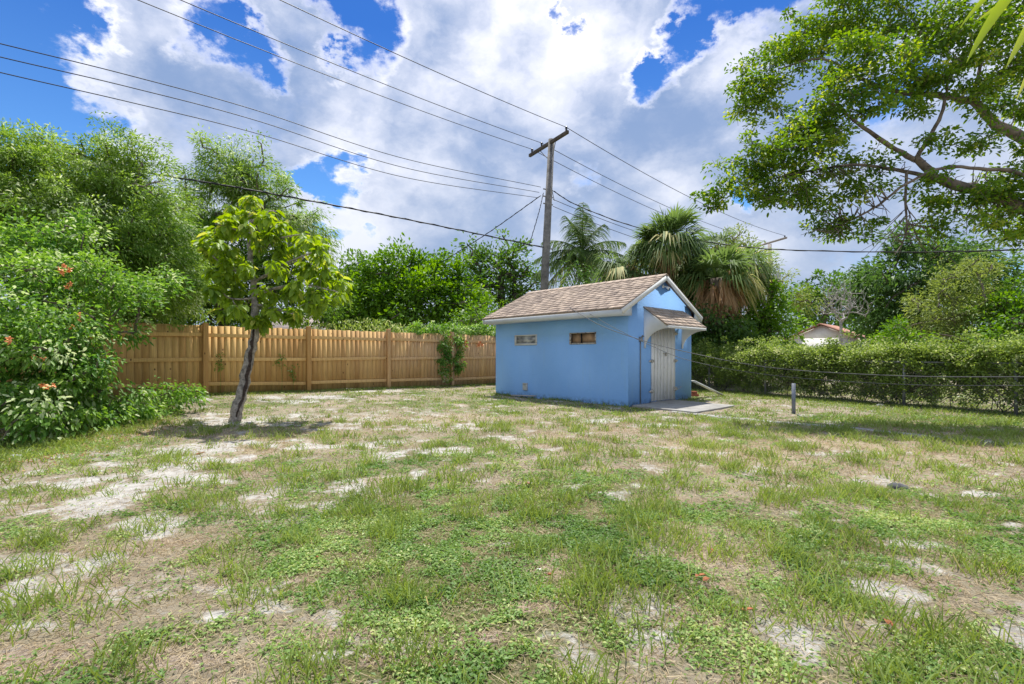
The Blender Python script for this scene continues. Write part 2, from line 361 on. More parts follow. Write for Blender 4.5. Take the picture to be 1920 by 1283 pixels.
c = t.mix(t.rng(t.noise(ob, 1.3, 5), .45, .75, 0, .4), c, (.22, .18, .16))
t.l.new(c, p.inputs['Base Color']); p.inputs['Roughness'].default_value = .9; t.l.new(t.bump(t.noise(ob, 160, 3), .5, .004), p.inputs['Normal'])
metal = simple('grey_galvanised', (.26, .265, .27), .6, .5, .2, 9, .1); dark = simple('dark_void', (.03, .03, .03), .8); blackm = simple('black_cable', (.025, .025, .028), .55, 0, .1, 3, 0)
conc, t, p = mat('weathered_concrete'); tc = t.new('ShaderNodeTexCoord'); ob = tc.outputs['Object']
c = t.mix(t.rng(t.noise(ob, 3, 7, .65), .3, .7), (.22, .215, .20), (.40, .39, .365)); c = t.mix(t.rng(t.noise(ob, 40, 5, .7), .5, .75), c, (.17, .16, .14))
t.l.new(c, p.inputs['Base Color']); p.inputs['Roughness'].default_value = .9; t.l.new(t.bump(t.noise(ob, 50, 5), .4, .01), p.inputs['Normal'])

shed = thing('shed', 'small blue garden shed with brown shingle roof and white double door', 'shed', (SH[0], SH[1], 0), SHA)
SW, SL, EZ, RZ = 3.01, 4.57, 2.23, 3.16; RIDGEX = SW / 2; OH = .40; RK = .10; slope = (RZ - EZ) / (RIDGEX + OH)
def wtop(x): return RZ - .09 - abs(x - RIDGEX) * slope
# walls with real window openings in the long side
WIN = [(2.87, 3.75, 1.44, 1.735), (.90, 1.73, 1.44, 1.735)]
mb = MB(); TH = .14; zt = wtop(0)
ysg = [0, .90, 1.73, 2.87, 3.75, SL]; zsg = [-.1, 1.44, 1.735, zt]          # long wall as one welded skin with its window reveals
vv = np.array([(x, y, z) for x in (0, TH) for y in ysg for z in zsg]); I = lambda a, y, z: a * 24 + y * 4 + z; ff = []
for yi in range(5):
    for zi in range(3):
        if zi == 1 and yi in (1, 3):
            ff += [[I(0, yi, 1), I(0, yi + 1, 1), I(1, yi + 1, 1), I(1, yi, 1)], [I(0, yi, 2), I(1, yi, 2), I(1, yi + 1, 2), I(0, yi + 1, 2)], [I(0, yi, 1), I(1, yi, 1), I(1, yi, 2), I(0, yi, 2)], [I(0, yi + 1, 1), I(0, yi + 1, 2), I(1, yi + 1, 2), I(1, yi + 1, 1)]]
        else:
            ff += [[I(0, yi, zi), I(0, yi, zi + 1), I(0, yi + 1, zi + 1), I(0, yi + 1, zi)], [I(1, yi, zi), I(1, yi + 1, zi), I(1, yi + 1, zi + 1), I(1, yi, zi + 1)]]
for yi in range(5): ff += [[I(0, yi, 3), I(1, yi, 3), I(1, yi + 1, 3), I(0, yi + 1, 3)]]
mb.add(vv, ff)
mb.box((SW - TH, TH, -.1), (SW, SL - TH, zt))
for y0, y1, hole in ((0, TH, True), (SL - TH, SL, False)):
    gp = [(.003, -.1), (SW, -.1), (SW, wtop(SW)), (RIDGEX, wtop(RIDGEX)), (.003, wtop(0))]
    mb.prism(gp, (1, 0, 0), (0, 0, 1), (0, y1, 0), (0, y0, 0))
wall = mb.build('wall', wallm, shed)
# roof with laid shingle courses
roof = MB()
for s in (-1, 1):
    ax = np.array([s / math.hypot(1, slope), 0, -slope / math.hypot(1, slope)]); nn = np.array([s * slope, 0, 1]) / math.hypot(1, slope)
    slen = (RIDGEX + OH + .02) * math.hypot(1, slope); y0, y1 = -RK - .02, SL + RK + .02; top = np.array([RIDGEX, 0, RZ])
    # deck
    q = [top + ax * 0 - nn * .035, top + ax * slen - nn * .035, top + ax * slen - nn * .008, top - nn * .008]
    v = [np.array([a[0], y0 + .01, a[2]]) for a in q] + [np.array([a[0], y1 - .01, a[2]]) for a in q]
    roof.add(v, [[0,1,2,3],[7,6,5,4],[0,4,5,1],[1,5,6,2],[2,6,7,3],[3,7,4,0]], tone=.3)
    nc = 14; ex = slen / nc
    for k in range(nc):
        y = y0 - random.random() * .3
        while y < y1:
            wd = random.choice([.16, .22, .30, .34]); a = max(y, y0); b = min(y + wd - .006, y1); y += wd
            if b - a < .02: continue
            lift = random.choice([.004, .007, .012]); s0 = k * ex - .05; s1 = (k + 1) * ex
            q = [top + ax * max(s0, 0) + nn * .0, top + ax * s1 + nn * .0, top + ax * s1 + nn * (lift + .005), top + ax * max(s0, 0) + nn * .001]
            v = [np.array([c_[0], a, c_[2]]) for c_ in q] + [np.array([c_[0], b, c_[2]]) for c_ in q]
            roof.add(v, [[0,1,2,3],[7,6,5,4],[0,4,5,1],[1,5,6,2],[2,6,7,3],[3,7,4,0]], tone=random.choice([.15, .45, .6, .75, .9]) + random.uniform(-.1, .1))
y = -RK - .02
while y < SL + RK:
    roof.prism([(-.15, -.15 * slope + .012), (0, .016), (.15, -.15 * slope + .012), (.15, -.15 * slope + .02), (0, .027), (-.15, -.15 * slope + .02)], (1, 0, 0), (0, 0, 1),
               (RIDGEX, min(y + .24, SL + RK + .02), RZ), (RIDGEX, y, RZ), tone=random.uniform(.4, .8)); y += .25
roof = roof.build('roof', shing, shed)
mb = MB()
for s in (-1, 1):
    xe = RIDGEX + s * (RIDGEX + OH); xa, xb = sorted((xe, xe - s * .022))
    mb.box((xa, -RK + .0, EZ - .165), (xb, SL + RK, EZ - .02))
mb.build('fascia', trimp, roof)
for yy in (-RK - .022, SL + RK):
    for s in (-1, 1):
        mb = MB(); mb.beam((RIDGEX + s * .012, yy + .011, RZ - .08), (RIDGEX + s * (RIDGEX + OH + .0), yy + .011, EZ - .085), .022, .115); mb.build('rake_board', whitep, roof)
mb = MB()
for s in (-1, 1):
    xe = RIDGEX + s * (RIDGEX + OH); xw = 0 if s < 0 else SW; xa, xb = sorted((xe - s * .024, xw))
    mb.box((xa, -RK + .004, EZ - .16), (xb, SL + RK - .004, EZ - .145))                       # soffit
    zi = wtop(xw) - .02
    for yy in (-RK + .003, SL + RK - .025):
        mb.prism([(xe - s * .024, EZ - .144), (xw, EZ - .144), (xw, EZ + .10), (xe - s * .024, EZ - .08)][::s], (1, 0, 0), (0, 0, 1), (0, yy + .02, 0), (0, yy, 0))
mb.build('soffit', trimp, roof)
# gable overhang underside strips are covered by the deck; windows
frm = painted('flaking_window_frame', (.55, .52, .47), (.16, .12, .10), .50, (6, 6, 6)); frw = painted('chalky_window_frame', (.66, .67, .66), (.4, .38, .36), .66, (5, 5, 5))
glassm, t, p = mat('dusty_window_glass'); tc = t.new('ShaderNodeTexCoord'); nn_ = t.noise(t.scalev(tc.outputs['Object'], (1, 2, 6)), 2.2, 4)
t.l.new(t.mix(t.rng(nn_, .38, .62), (.16, .17, .19), (.50, .51, .50)), p.inputs['Base Color']); p.inputs['Roughness'].default_value = .25
ply = simple('bare_plywood', (.42, .27, .16), .8, 0, .25, 5)
for k, (y0, y1, z0, z1) in enumerate(WIN):
    wn = bpy.data.objects.new('window', None); COL.objects.link(wn); wn.parent = shed
    if k == 0: wn['label'] = 'closed window with dusty grey glass in a chalky white frame'
    else: wn['label'] = 'window boarded from inside with brown plywood in a flaking frame'
    b = MB(); w_ = .055 if k == 0 else .035; x0, x1 = -.012, .05
    e = .003; b.box((x0, y0 + e, z0 + e), (x1, y1 - e, z0 + w_)); b.box((x0, y0 + e, z1 - w_ * .6), (x1, y1 - e, z1 - e))
    b.box((x0, y0 + e, z0 + w_), (x1, y0 + w_, z1 - w_ * .6)); b.box((x0, y1 - w_, z0 + w_), (x1, y1 - e, z1 - w_ * .6))
    b.build('frame', frw if k == 0 else frm, wn)
    b = MB()
    if k == 0: b.box((.02, y0 + w_, z0 + w_), (.026, y1 - w_, z1 - w_ * .6)); b.build('pane', glassm, wn)
    else:
        ym = y0 + .62 * (y1 - y0) - .02
        b.box((.075, y0 + .03, z0 + .02), (.09, ym - .012, z1 - .03)); b.box((.07, ym + .012, z0 + .02), (.085, y1 - .03, z1 - .025)); b.build('board', ply, wn)
        b = MB(); b.box((.10, y0, z0), (.11, y1, z1)); b.box((.045, ym - .012, z0 + .03), (.065, ym + .012, z1 - .03)); b.build('opening', dark, wn)
# doors
DX0, DX1, DXM = .955, 2.085, 1.535
hm = simple('rust_stained_white_iron', (.55, .52, .46), .6, .2, .25, 20)
for k, (x0, x1) in enumerate(((DX0, DXM - .004), (DXM + .004, DX1))):
    dn = bpy.data.objects.new('door', None); COL.objects.link(dn); dn.parent = shed
    b = MB(); n = 4 if k == 0 else 3; wd = (x1 - x0) / n
    for q in range(n):
        b.box((x0 + q * wd + .003, -.030 - .002 * (q % 2), .05 + random.uniform(0, .02)), (x0 + (q + 1) * wd - .003, -.003, 1.95))
    b.build('leaf', doorp, dn)
    for z in (.30, 1.03, 1.72):
        b = MB(); xh = x0 if k == 0 else x1; s = -1 if k == 0 else 1
        b.prism([(xh, z - .045), (xh + s * .15, z), (xh, z + .045)][::s], (1, 0, 0), (0, 0, 1), (0, -.034, 0), (0, -.040, 0))
        b.box((min(xh, xh - s * .09), -.040, z - .03), (max(xh, xh - s * .09), -.034, z + .03)); b.tube([(xh, -.043, z - .05), (xh, -.043, z + .05)], .009, 8)
        b.build('hinge', hm, dn)
    if k == 1:
        b = MB(); b.box((x0 - .06, -.048, 1.20), (x0 + .10, -.036, 1.235)); b.box((x0 + .02, -.07, 1.15), (x0 + .06, -.045, 1.20)); b.tube([(x0 + .03, -.058, 1.2), (x0 + .04, -.058, 1.225), (x0 + .05, -.058, 1.2)], .005, 6)
        b.build('latch', hm, dn)
        b = MB(); b.box((x1 - .12, -.05, .33), (x1 + .06, -.036, .36)); b.tube([(x1 + .02, -.045, .345), (x1 + .16, -.12, .36), (x1 + .02, -.10, .30)], .006, 6); b.build('bolt', hm, dn)
b = MB(); b.box((DX0 - .02, -.025, -.02), (DX1 + .02, -.003, .045)); b.build('door_sill', conc, shed)
# canopy
can = bpy.data.objects.new('door_canopy', None); COL.objects.link(can); can.parent = shed
cx0, cx1, PZ, PO, CZ0 = .64, 2.52, .62, .62, 1.875; CT = 2.33
b = MB(); cs = (CT - CZ0) / PO; cl = math.hypot(PO, CT - CZ0) + .02; ax = np.array([0, -PO, -(CT - CZ0)]) / math.hypot(PO, CT - CZ0); nn = np.array([0, -(CT - CZ0), PO]) / math.hypot(PO, CT - CZ0)
nnn = -np.cross(ax, (1, 0, 0)); nn = nnn if nnn[2] > 0 else -nnn; top = np.array([0, -.002, CT])
def slab(b, x0, x1, s0, s1, h0, h1a, h1b, tone):
    q = [top + ax * s0 + nn * h0, top + ax * s1 + nn * h0, top + ax * s1 + nn * h1b, top + ax * s0 + nn * h1a]
    v = [c_ + np.array([x0, 0, 0]) for c_ in q] + [c_ + np.array([x1, 0, 0]) for c_ in q]
    b.add(v, [[3,2,1,0],[4,5,6,7],[1,5,4,0],[2,6,5,1],[3,7,6,2],[0,4,7,3]], tone=tone)
slab(b, cx0 - .02, cx1 + .02, 0, cl, -.03, -.002, -.002, .3)
for k in range(6):
    x = cx0 - .03 - random.random() * .2; ex = cl / 6
    while x < cx1 + .03:
        wd = random.choice([.16, .22, .30]); a = max(x, cx0 - .03); e = min(x + wd - .006, cx1 + .03); x += wd
        if e - a > .02: slab(b, a, e, max(k * ex - .04, 0), (k + 1) * ex + .005, 0, .001, random.choice([.008, .014]), random.choice([.3, .6, .75, .9]))
b.build('roof', shing, can)
b = MB(); b.box((cx0 - .015, -PO - .022, CZ0 - .085), (cx1 + .015, -PO, CZ0 - .022)); b.build('fascia', whitep, can)
for x0 in (cx0, cx1 - .06):
    b = MB(); pts = [(0.0, CT - .045), (0, 1.34)]
    for k in range(15):
        th = k / 14 * math.pi / 2; pts.append((.03 + (PO - .04) * (1 - math.cos(th)), 1.34 + (CZ0 - .085 - 1.34) * math.sin(th)))
    pts += [(PO - .002, CZ0 - .08), (PO - .002, CZ0 - .045)]
    pts = [(-a - .003, z) for a, z in pts]
    b.prism(pts, (0, 1, 0), (0, 0, 1), (x0, 0, 0), (x0 + .04, 0, 0)); b.build('bracket', whitep, can)
# small fittings
b = MB(); b.tube([(.46, -.03, -.02), (.46, -.03, 1.50)], .013, 8); b.build('conduit', metal, shed, True)
b = MB(); b.box((.425, -.07, 1.49), (.495, -.003, 1.60)); b.tube([(.46, -.05, 1.58), (.46, -.09, 1.63), (.46, -.11, 1.60)], .02, 8); b.build('weatherhead', metal, shed, bevel=.008)
b = MB(); b.box((-.055, 3.22, .20), (-.002, 3.38, .40)); b.box((-.075, 3.24, .36), (-.055, 3.36, .40)); b.build('outlet_box', simple('grey_box', (.5, .5, .48), .6), shed, bevel=.006)
b = MB(); b.tube([(1.52, -.002, 2.88), (1.52, -.02, 2.88)], .045, 14); b.tube([(1.52, -.02, 2.88), (1.54, -.06, 2.87), (1.57, -.08, 2.86)], [.012, .012, .012], 8); b.tube([(1.56, -.07, 2.865), (1.60, -.13, 2.82)], [.022, .042], 12)
b.build('flood_lamp', whitep, shed, True)
slabm = MB(); slabm.prism([(-.08, -1.62), (1.80, -1.64), (2.02, -.03), (.1, -.03)], (1, 0, 0), (0, 1, 0), (0, 0, -.06), (0, 0, .035))
so_ = slabm.build('door_slab', conc, None, bevel=.01); so_.location = (SH[0], SH[1], 0); so_.rotation_euler = (0, 0, SHA); tag(so_, 'grey concrete slab on the ground before the shed door', 'slab')
b = MB(); q = S2W(-.13, 3.7); r = S2W(-.22, 2.75); b.beam((q[0], q[1], .04), (r[0], r[1], .085), .14, .025)
tag(b.build('board', simple('weathered_board', (.45, .42, .38), .9)), 'weathered grey board lying against the foot of the blue wall', 'board')
b = MB(); b.beam((4.92, 13.05, .47), (5.98, 13.55, .02), .13, .03); b2 = b.build('plank', simple('white_plank', (.72, .72, .68), .6)); tag(b2, 'white plank leaning from the shed side down to the grass', 'plank')
b = MB(); b.box((5.02, 13.45, 0), (5.24, 13.58, .08)); b.box((5.06, 13.47, .081), (5.2, 13.6, .15)); tag(b.build('brick', simple('red_brick', (.38, .13, .08), .9), bevel=.006), 'two red bricks stacked under the leaning white plank', 'bricks')

# concrete edging path crossing the lawn on the right
b = MB(); A = np.array([3.3, 10.0]); Bp = np.array([9.2, 3.55]); dd = nrm(Bp - A); pn = np.array([-dd[1], dd[0]]); n = 90
pts = [A + (Bp - A) * k / n for k in range(n + 1)]; v = []
for q in pts:
    for s, dz in ((-.11, -.05), (-.11, .012), (.11, .012), (.11, -.05)):
        w_ = q + pn * s * (1 + .12 * math.sin(q[1] * 5)); v.append((w_[0], w_[1], hz1(*q) + dz))
v = np.array(v); i = np.arange(n)[:, None] * 4; b.add(v, np.concatenate([i + np.array(f) for f in ([0, 4, 5, 1], [1, 5, 6, 2], [2, 6, 7, 3])]))
tag(b.build('path', conc), kind='structure')

# ------------------------------------------------------------------ wooden fence
wood, t, p = mat('cedar_fence_boards'); tc = t.new('ShaderNodeTexCoord'); ob = tc.outputs['Object']; tone = t.attr('tone')
gr_ = t.noise(t.scalev(ob, (26, 26, 1.1)), 1.6, 6, .6, dist=.6); sx = t.new('ShaderNodeSeparateXYZ'); t.l.new(ob, sx.inputs[0])
c = t.mix(tone, (.52, .30, .105), (.84, .56, .22)); c = t.mix(t.rng(gr_, .35, .68), t.mix(.4, c, (.30, .13, .04)), c)
grey = t.math('MULTIPLY', t.rng(sx.outputs[0], 2.5, 6.5), t.rng(t.noise(ob, 1.2, 4), .3, .6, .3, .9))
c = t.mix(t.math('MULTIPLY', grey, .75), c, t.mix(t.rng(gr_, .3, .7), (.46, .27, .15), (.76, .53, .33)))
vo = t.new('ShaderNodeTexVoronoi'); t.l.new(t.scalev(ob, (5.5, 5.5, 3)), vo.inputs['Vector']); vo.inputs['Scale'].default_value = 1
c = t.mix(t.rng(vo.outputs['Distance'], .10, .05), c, (.10, .045, .02))
st = t.rng(t.noise(t.scalev(ob, (3, 3, 2)), 1.5, 6, .7), .66, .74); c = t.mix(t.math('MULTIPLY', st, .6), c, (.14, .09, .06))
t.l.new(c, p.inputs['Base Color']); p.inputs['Roughness'].default_value = .75; p.inputs['Specular IOR Level'].default_value = .2
t.l.new(t.bump(gr_, .3, .004), p.inputs['Normal'])
FA = math.atan2(FD[1], FD[0]); fen = thing('wooden_fence', 'tall tan wooden board fence with posts and three rails along the back of the yard', 'fence', (F0[0], F0[1], 0), FA)
SP = 2.48; TOP = 1.90
for k in range(-3, 8):
    x = k * SP; g = float(hgt(np.array([F0[0] + FD[0] * x]), np.array([F0[1] + FD[1] * x]))[0]); ztop = TOP + .06 + random.uniform(-.015, .02)
    b = MB(); b.box((x - .055, -.125, g - .1), (x + .055, -.012, ztop), tone=random.uniform(.05, .35)); b.box((x - .042, -.112, ztop), (x + .042, -.025, ztop + .012), tone=.2)
    b.build('post', wood, fen, bevel=.005)
    if k == 7: break
    b = MB(); xx = x - .01
    while xx < x + SP - .01:
        wd = random.choice([.138, .14, .143]); gg = float(hgt(np.array([F0[0] + FD[0] * xx]), np.array([F0[1] + FD[1] * xx]))[0])
        tp = TOP + random.uniform(-.012, .012) - .002 * k; x1 = xx + wd - .005; c_ = .008; tn = np.clip(random.gauss(.5, .3), 0, 1)
        b.prism([(xx, gg + .03 + random.uniform(0, .02)), (x1, gg + .03), (x1, tp - c_), (x1 - c_, tp), (xx + c_, tp), (xx, tp - c_)], (1, 0, 0), (0, 0, 1), (0, .018 + random.uniform(-.002, .002), 0), (0, 0, 0), tone=tn)
        xx += wd
    for q in range(int(SP / .1425) + 1):
        xs_ = x - .0125 + q * .1405
        b.box((xs_ - .02, .021, .2), (xs_ + .02, .030, TOP - .03), tone=0.)  # battens added behind the seams, in the darkest tone, so the gaps look dark
    b.build('board_panel', wood, fen)
    for q, z in enumerate((1.66, 1.06, .36)):
        g2 = float(hgt(np.array([F0[0] + FD[0] * (x + SP)]), np.array([F0[1] + FD[1] * (x + SP)]))[0]); u = .4 if q else .0
        b = MB(); e = random.uniform(-.02, .02)
        b.beam((x + .058, -.024, z + (g - .1) * (q == 2) + e), (x + SP - .058, -.024, z + (g2 - .1) * (q == 2) - e), .04, .088, tone=random.uniform(.55, .95)); b.build('rail', wood, fen, bevel=.003)

# ------------------------------------------------------------------ foliage engine
bark = simple('grey_brown_bark', (.20, .165, .13), .95, 0, .4, 7, .8); barkd = simple('dark_bark', (.12, .10, .08), .95, 0, .4, 7, .8); barkp = simple('pale_bark', (.42, .40, .37), .9, 0, .3, 7, .6)
def segs(mb, p0, r0, p1, r1, n=5):
    d = nrm(p1 - p0); ref = np.where(np.abs(d[:, 2:]) < .9, np.array([[0, 0, 1.]]), np.array([[1., 0, 0]]))
    a = nrm(np.cross(d, ref)); b = np.cross(d, a); th = np.arange(n) * 2 * np.pi / n
    cs, sn = np.cos(th)[None, :, None], np.sin(th)[None, :, None]; ring = cs * a[:, None] + sn * b[:, None]
    v = np.concatenate([p0[:, None] + ring * r0[:, None, None], p1[:, None] + ring * r1[:, None, None]], 1).reshape(-1, 3)
    j = np.arange(n); q = np.stack([j, (j + 1) % n, n + (j + 1) % n, n + j], 1)
    mb.add(v, (np.arange(len(p0))[:, None, None] * 2 * n + q[None]).reshape(-1, 4))
def grow(trunk, targets, r_root, r_tip=.008, bend=.12, sag=0.):
    """branch skeleton: every target is joined to the nearest node already there"""
    nodes = [np.array(q, float) for q in trunk]; par = [i - 1 for i in range(len(nodes))]
    k0 = max(1, len(nodes) // 3); root = nodes[k0]
    targets = sorted(targets, key=lambda q: np.linalg.norm(q - nodes[-1]) )
    leafn = []
    for T in targets:
        A = np.array(nodes[k0:]); d = np.linalg.norm(A - T, axis=1) + .35 * np.maximum(0, A[:, 2] - T[2]); i = int(np.argmin(d)) + k0
        s = nodes[i]; L = np.linalg.norm(T - s); m = max(2, min(7, int(L / .25))); off = RNG.normal(size=3) * bend * L
        pr = i
        for q in range(1, m + 1):
            f = q / m; pt = s + (T - s) * f + off * math.sin(math.pi * f) + RNG.normal(size=3) * .03 * L * (q < m) + np.array([0, 0, sag * L * math.sin(math.pi * f)])
            nodes.append(pt); par.append(pr); pr = len(nodes) - 1
        leafn.append(pr)
    N = len(nodes); cnt = np.zeros(N)
    for l in leafn: cnt[l] += 1
    for i in range(N - 1, 0, -1): cnt[par[i]] += cnt[i]
    tot = max(cnt[0], 1); r = r_tip + (r_root - r_tip) * (cnt / tot) ** .55
    nd = np.array(nodes); pa = np.array(par); c = np.arange(1, N); p_ = pa[1:]
    r0 = np.minimum(r[p_], r[c] * 1.35); tl = len(trunk)
    k = np.arange(tl) / max(tl - 1, 1); r[:tl] = np.maximum(r[:tl], r_root * (1 - .45 * k))
    r0[:tl - 1] = r[:tl - 1]
    return nd[p_], r0, nd[c], r[c]
def clumps(blobs, cs, k=1., inner=.25, low=-.35):
    """clump centres spread over the surface (and some inside) of a set of ellipsoids"""
    out = []
    for (c, r) in blobs:
        r = np.array(r); n = max(3, int(k * 2.6 * (r[0] * r[2] + r[0] * r[1] + r[1] * r[2]) / 3 * 2 / cs ** 2))
        d = nrm(RNG.normal(size=(n * 3, 3))); d = d[d[:, 2] > low - RNG.random(len(d)) * .5][:n]
        f = np.where(RNG.random(len(d)) < inner, RNG.uniform(.25, .8, len(d)), RNG.uniform(.82, 1.08, len(d)))[:, None]
        out.append(np.array(c) + d * r * f)
    return np.vstack(out)
def foliage(mb, T, N, cs, L, Wd, kind='diamond', hang=.2, up=.2, fold=.15, droop=.15, flat=.75, outw=None, tonej=.22, wind=0):
    K = len(T); idx = np.repeat(np.arange(K), N); off = RNG.normal(size=(K * N, 3)); off = nrm(off) * RNG.random((K * N, 1)) ** .5 * cs * np.array([1, 1, flat]) * np.clip(RNG.normal(1, .28, K), .45, 1.7)[idx][:, None]
    B = T[idx] + off
    Dv = nrm(off) * .8 + RNG.normal(size=off.shape) * .55 + np.array([wind, 0, up - hang])
    if outw is not None: Dv = Dv + nrm(T[idx] - np.array(outw)) * .6
    ct = RNG.normal(.5, .2, K)[idx]
    tone = np.clip(ct + RNG.normal(0, tonej, K * N), 0, 1)
    leaves(mb, B, Dv, L * RNG.uniform(.65, 1.25, K * N), Wd * RNG.uniform(.7, 1.2, K * N), tone, kind, fold, droop)
def pb(px, py, r, Y, ry=None, dep=None):      # blob from photo position; r in photo pixels
    s = Y / F; return (P(px, py, Y), (r * s, (dep if dep else r * s * .85), (ry if ry else r) * s))
def tree(name, label, base, blobs, cs, N, L, Wd, lm, k=1., kind='diamond', trunk_r=.12, bm=None, group=None, cat='tree', trunk=None, tipr=.01, **kw):
    T = clumps(blobs, cs, k, kw.pop('inner', .25), kw.pop('low', -.35)); T = T + RNG.normal(size=T.shape) * cs * kw.pop('ragged', .38); cen = np.mean([b_[0] for b_ in blobs], 0)
    base = np.array([base[0], base[1], hz1(base[0], base[1]) - .05]); root = thing(name, label, cat, tuple(base), group=group)
    if trunk is None:
        topz = cen * np.array([1, 1, 1]); trunk = [base + (topz - base) * f + np.array([math.sin(f * 5 + base[0]) * .08, 0, 0]) * f for f in np.linspace(0, 1, 7)]
    g = grow(trunk, list(T[RNG.permutation(len(T))[:kw.pop('nb', 260)]]), trunk_r, tipr, sag=kw.pop('sag', .05))
    mb = MB(); segs(mb, g[0] - base, g[1], g[2] - base, g[3], 6); mb.build('trunk', bm or bark, root, True)
    mb = MB(); foliage(mb, T - base, N, cs * 1.15, L, Wd, kind, outw=cen - base, **kw); mb.build('crown', lm, root)
    return root, T, base
LM = dict(
    bright=leafmat('bright_green_leaf', (.035, .115, .012), (.19, .36, .035)),
    mid=leafmat('mid_green_leaf', (.03, .09, .016), (.15, .28, .045)),
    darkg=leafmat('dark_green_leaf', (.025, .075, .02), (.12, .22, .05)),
    willow=leafmat('fine_willowy_leaf', (.06, .155, .02), (.33, .48, .10), (.60, .66, .44), spec=.25, rough=.5),
    yellow=leafmat('yellow_green_leaf', (.09, .19, .014), (.38, .50, .06), (.55, .58, .12)),
    olive=leafmat('olive_leaf', (.08, .14, .025), (.29, .36, .10)),
    vine=leafmat('vine_leaf', (.05, .16, .03), (.27, .45, .08), (.52, .60, .34)),
    hedge=leafmat('hedge_leaf', (.09, .16, .025), (.34, .45, .12), (.55, .58, .32)))

# ---- big spreading tree overhanging from the right
S_ = lambda *a: pb(*a)
oak_b = [S_(1345, 370, 30, 9.5), S_(1390, 335, 42, 9.4), S_(1440, 300, 48, 9.2), S_(1500, 300, 58, 9.0), S_(1450, 370, 40, 9.3, 28), S_(1520, 370, 40, 9.4), S_(1570, 330, 40, 9.4), S_(1490, 255, 45, 9.6), S_(1540, 225, 50, 9.2),
         S_(1600, 190, 55, 9.0), S_(1590, 130, 50, 9.3), S_(1650, 120, 50, 9.0), S_(1420, 150, 45, 10.3), S_(1400, 190, 32, 10.3), S_(1470, 115, 45, 10.4), S_(1440, 215, 28, 10.2), S_(1510, 60, 48, 10.5), S_(1560, 30, 55, 10.5),
         S_(1640, 20, 60, 10.2), S_(1720, 40, 60, 9.6), S_(1740, 110, 50, 9.0), S_(1800, 60, 60, 9.2), S_(1880, 100, 60, 9.2), S_(1800, 140, 45, 9.0), S_(1900, 20, 60, 9.5), S_(1960, 160, 70, 9.5), S_(1700, 170, 40, 9.2), S_(1860, 185, 35, 9.0),
         S_(1550, 428, 40, 9.3, 20), S_(1610, 430, 36, 9.2, 18), S_(1640, 300, 28, 9.1), S_(1630, 345, 26, 9.0),
         S_(1760, 270, 34, 8.8, 20), S_(1850, 260, 36, 8.8, 20), S_(1800, 370, 55, 8.8, 28), S_(1870, 360, 50, 8.8, 38), S_(1880, 420, 55, 8.9, 30), S_(1790, 420, 45, 8.8, 18), S_(1740, 350, 25, 8.8), S_(1920, 300, 40, 8.8, 25), S_(1960, 400, 60, 8.8), S_(1710, 215, 30, 9.0, 16)]
def pl(L): return [P(*q) for q in L]
trunk_main = pl([(2250, 820, 9.0), (2230, 640, 9.0), (2170, 500, 8.9), (2040, 425, 8.8), (1920, 392, 8.8), (1840, 360, 8.9), (1760, 335, 9.0), (1715, 300, 9.0)])
limbs = [pl([(2170, 500, 8.9), (2050, 340, 9.2), (1920, 262, 9.4), (1860, 225, 9.4), (1820, 190, 9.3), (1760, 180, 9.3), (1690, 175, 9.2)]),
         pl([(1715, 300, 9.0), (1670, 275, 9.1), (1620, 240, 9.1), (1575, 205, 9.2), (1540, 180, 9.3)]), pl([(1715, 300, 9.0), (1735, 270, 9.1), (1765, 215, 9.1), (1775, 170, 9.1), (1790, 110, 9.2)]),
         pl([(1760, 335, 9.0), (1680, 318, 9.1), (1600, 310, 9.2), (1520, 320, 9.3), (1450, 335, 9.4)]), pl([(1820, 190, 9.3), (1840, 110, 9.4), (1830, 40, 9.5)]), pl([(1690, 175, 9.2), (1620, 150, 9.6), (1540, 110, 10.1), (1460, 130, 10.3)]),
         pl([(2040, 425, 8.8), (1920, 330, 8.5), (1850, 318, 8.5), (1770, 315, 8.6), (1700, 345, 8.7), (1640, 390, 9.0), (1580, 420, 9.2)]), pl([(1700, 320, 9.0), (1698, 380, 9.0), (1700, 430, 9.0), (1690, 460, 9.0)])]
tb = trunk_main[0]; tb = np.array([tb[0], tb[1], 0.]); trunk_main[0] = tb
root = thing('shade_tree', 'large spreading shade tree whose long limbs overhang the yard from the right', 'tree', tuple(tb))
T = clumps(oak_b, .25, 1.15, .3, -.9); T = T + RNG.normal(size=T.shape) * .07
mb = MB()
def thick(mb, pts, r0, r1, n=10):
    pts = np.array(pts); m = len(pts); tt = np.linspace(0, m - 1, (m - 1) * 5 + 1); i = np.clip(tt.astype(int), 0, m - 2); f = (tt - i)[:, None]
    a = pts[np.maximum(i - 1, 0)]; b_ = pts[i]; c_ = pts[i + 1]; d_ = pts[np.minimum(i + 2, m - 1)]
    q = .5 * ((2 * b_) + (-a + c_) * f + (2 * a - 5 * b_ + 4 * c_ - d_) * f ** 2 + (-a + 3 * b_ - 3 * c_ + d_) * f ** 3)
    q[1:-1] += RNG.normal(size=q[1:-1].shape) * r0 * .12
    mb.tube(q, np.linspace(r0, r1, len(q)), n, lump=.05); return q
allp = [thick(mb, [q - tb for q in trunk_main], .20, .06)]
for lr, lb in zip([(.13, .04), (.05, .018), (.045, .016), (.04, .014), (.04, .015), (.045, .012), (.04, .014), (.025, .01)], limbs): allp.append(thick(mb, [q - tb for q in lb], *lr, n=8))
sk = np.vstack([q[3 if k else 12:] for k, q in enumerate(allp)])
Tl = T - tb
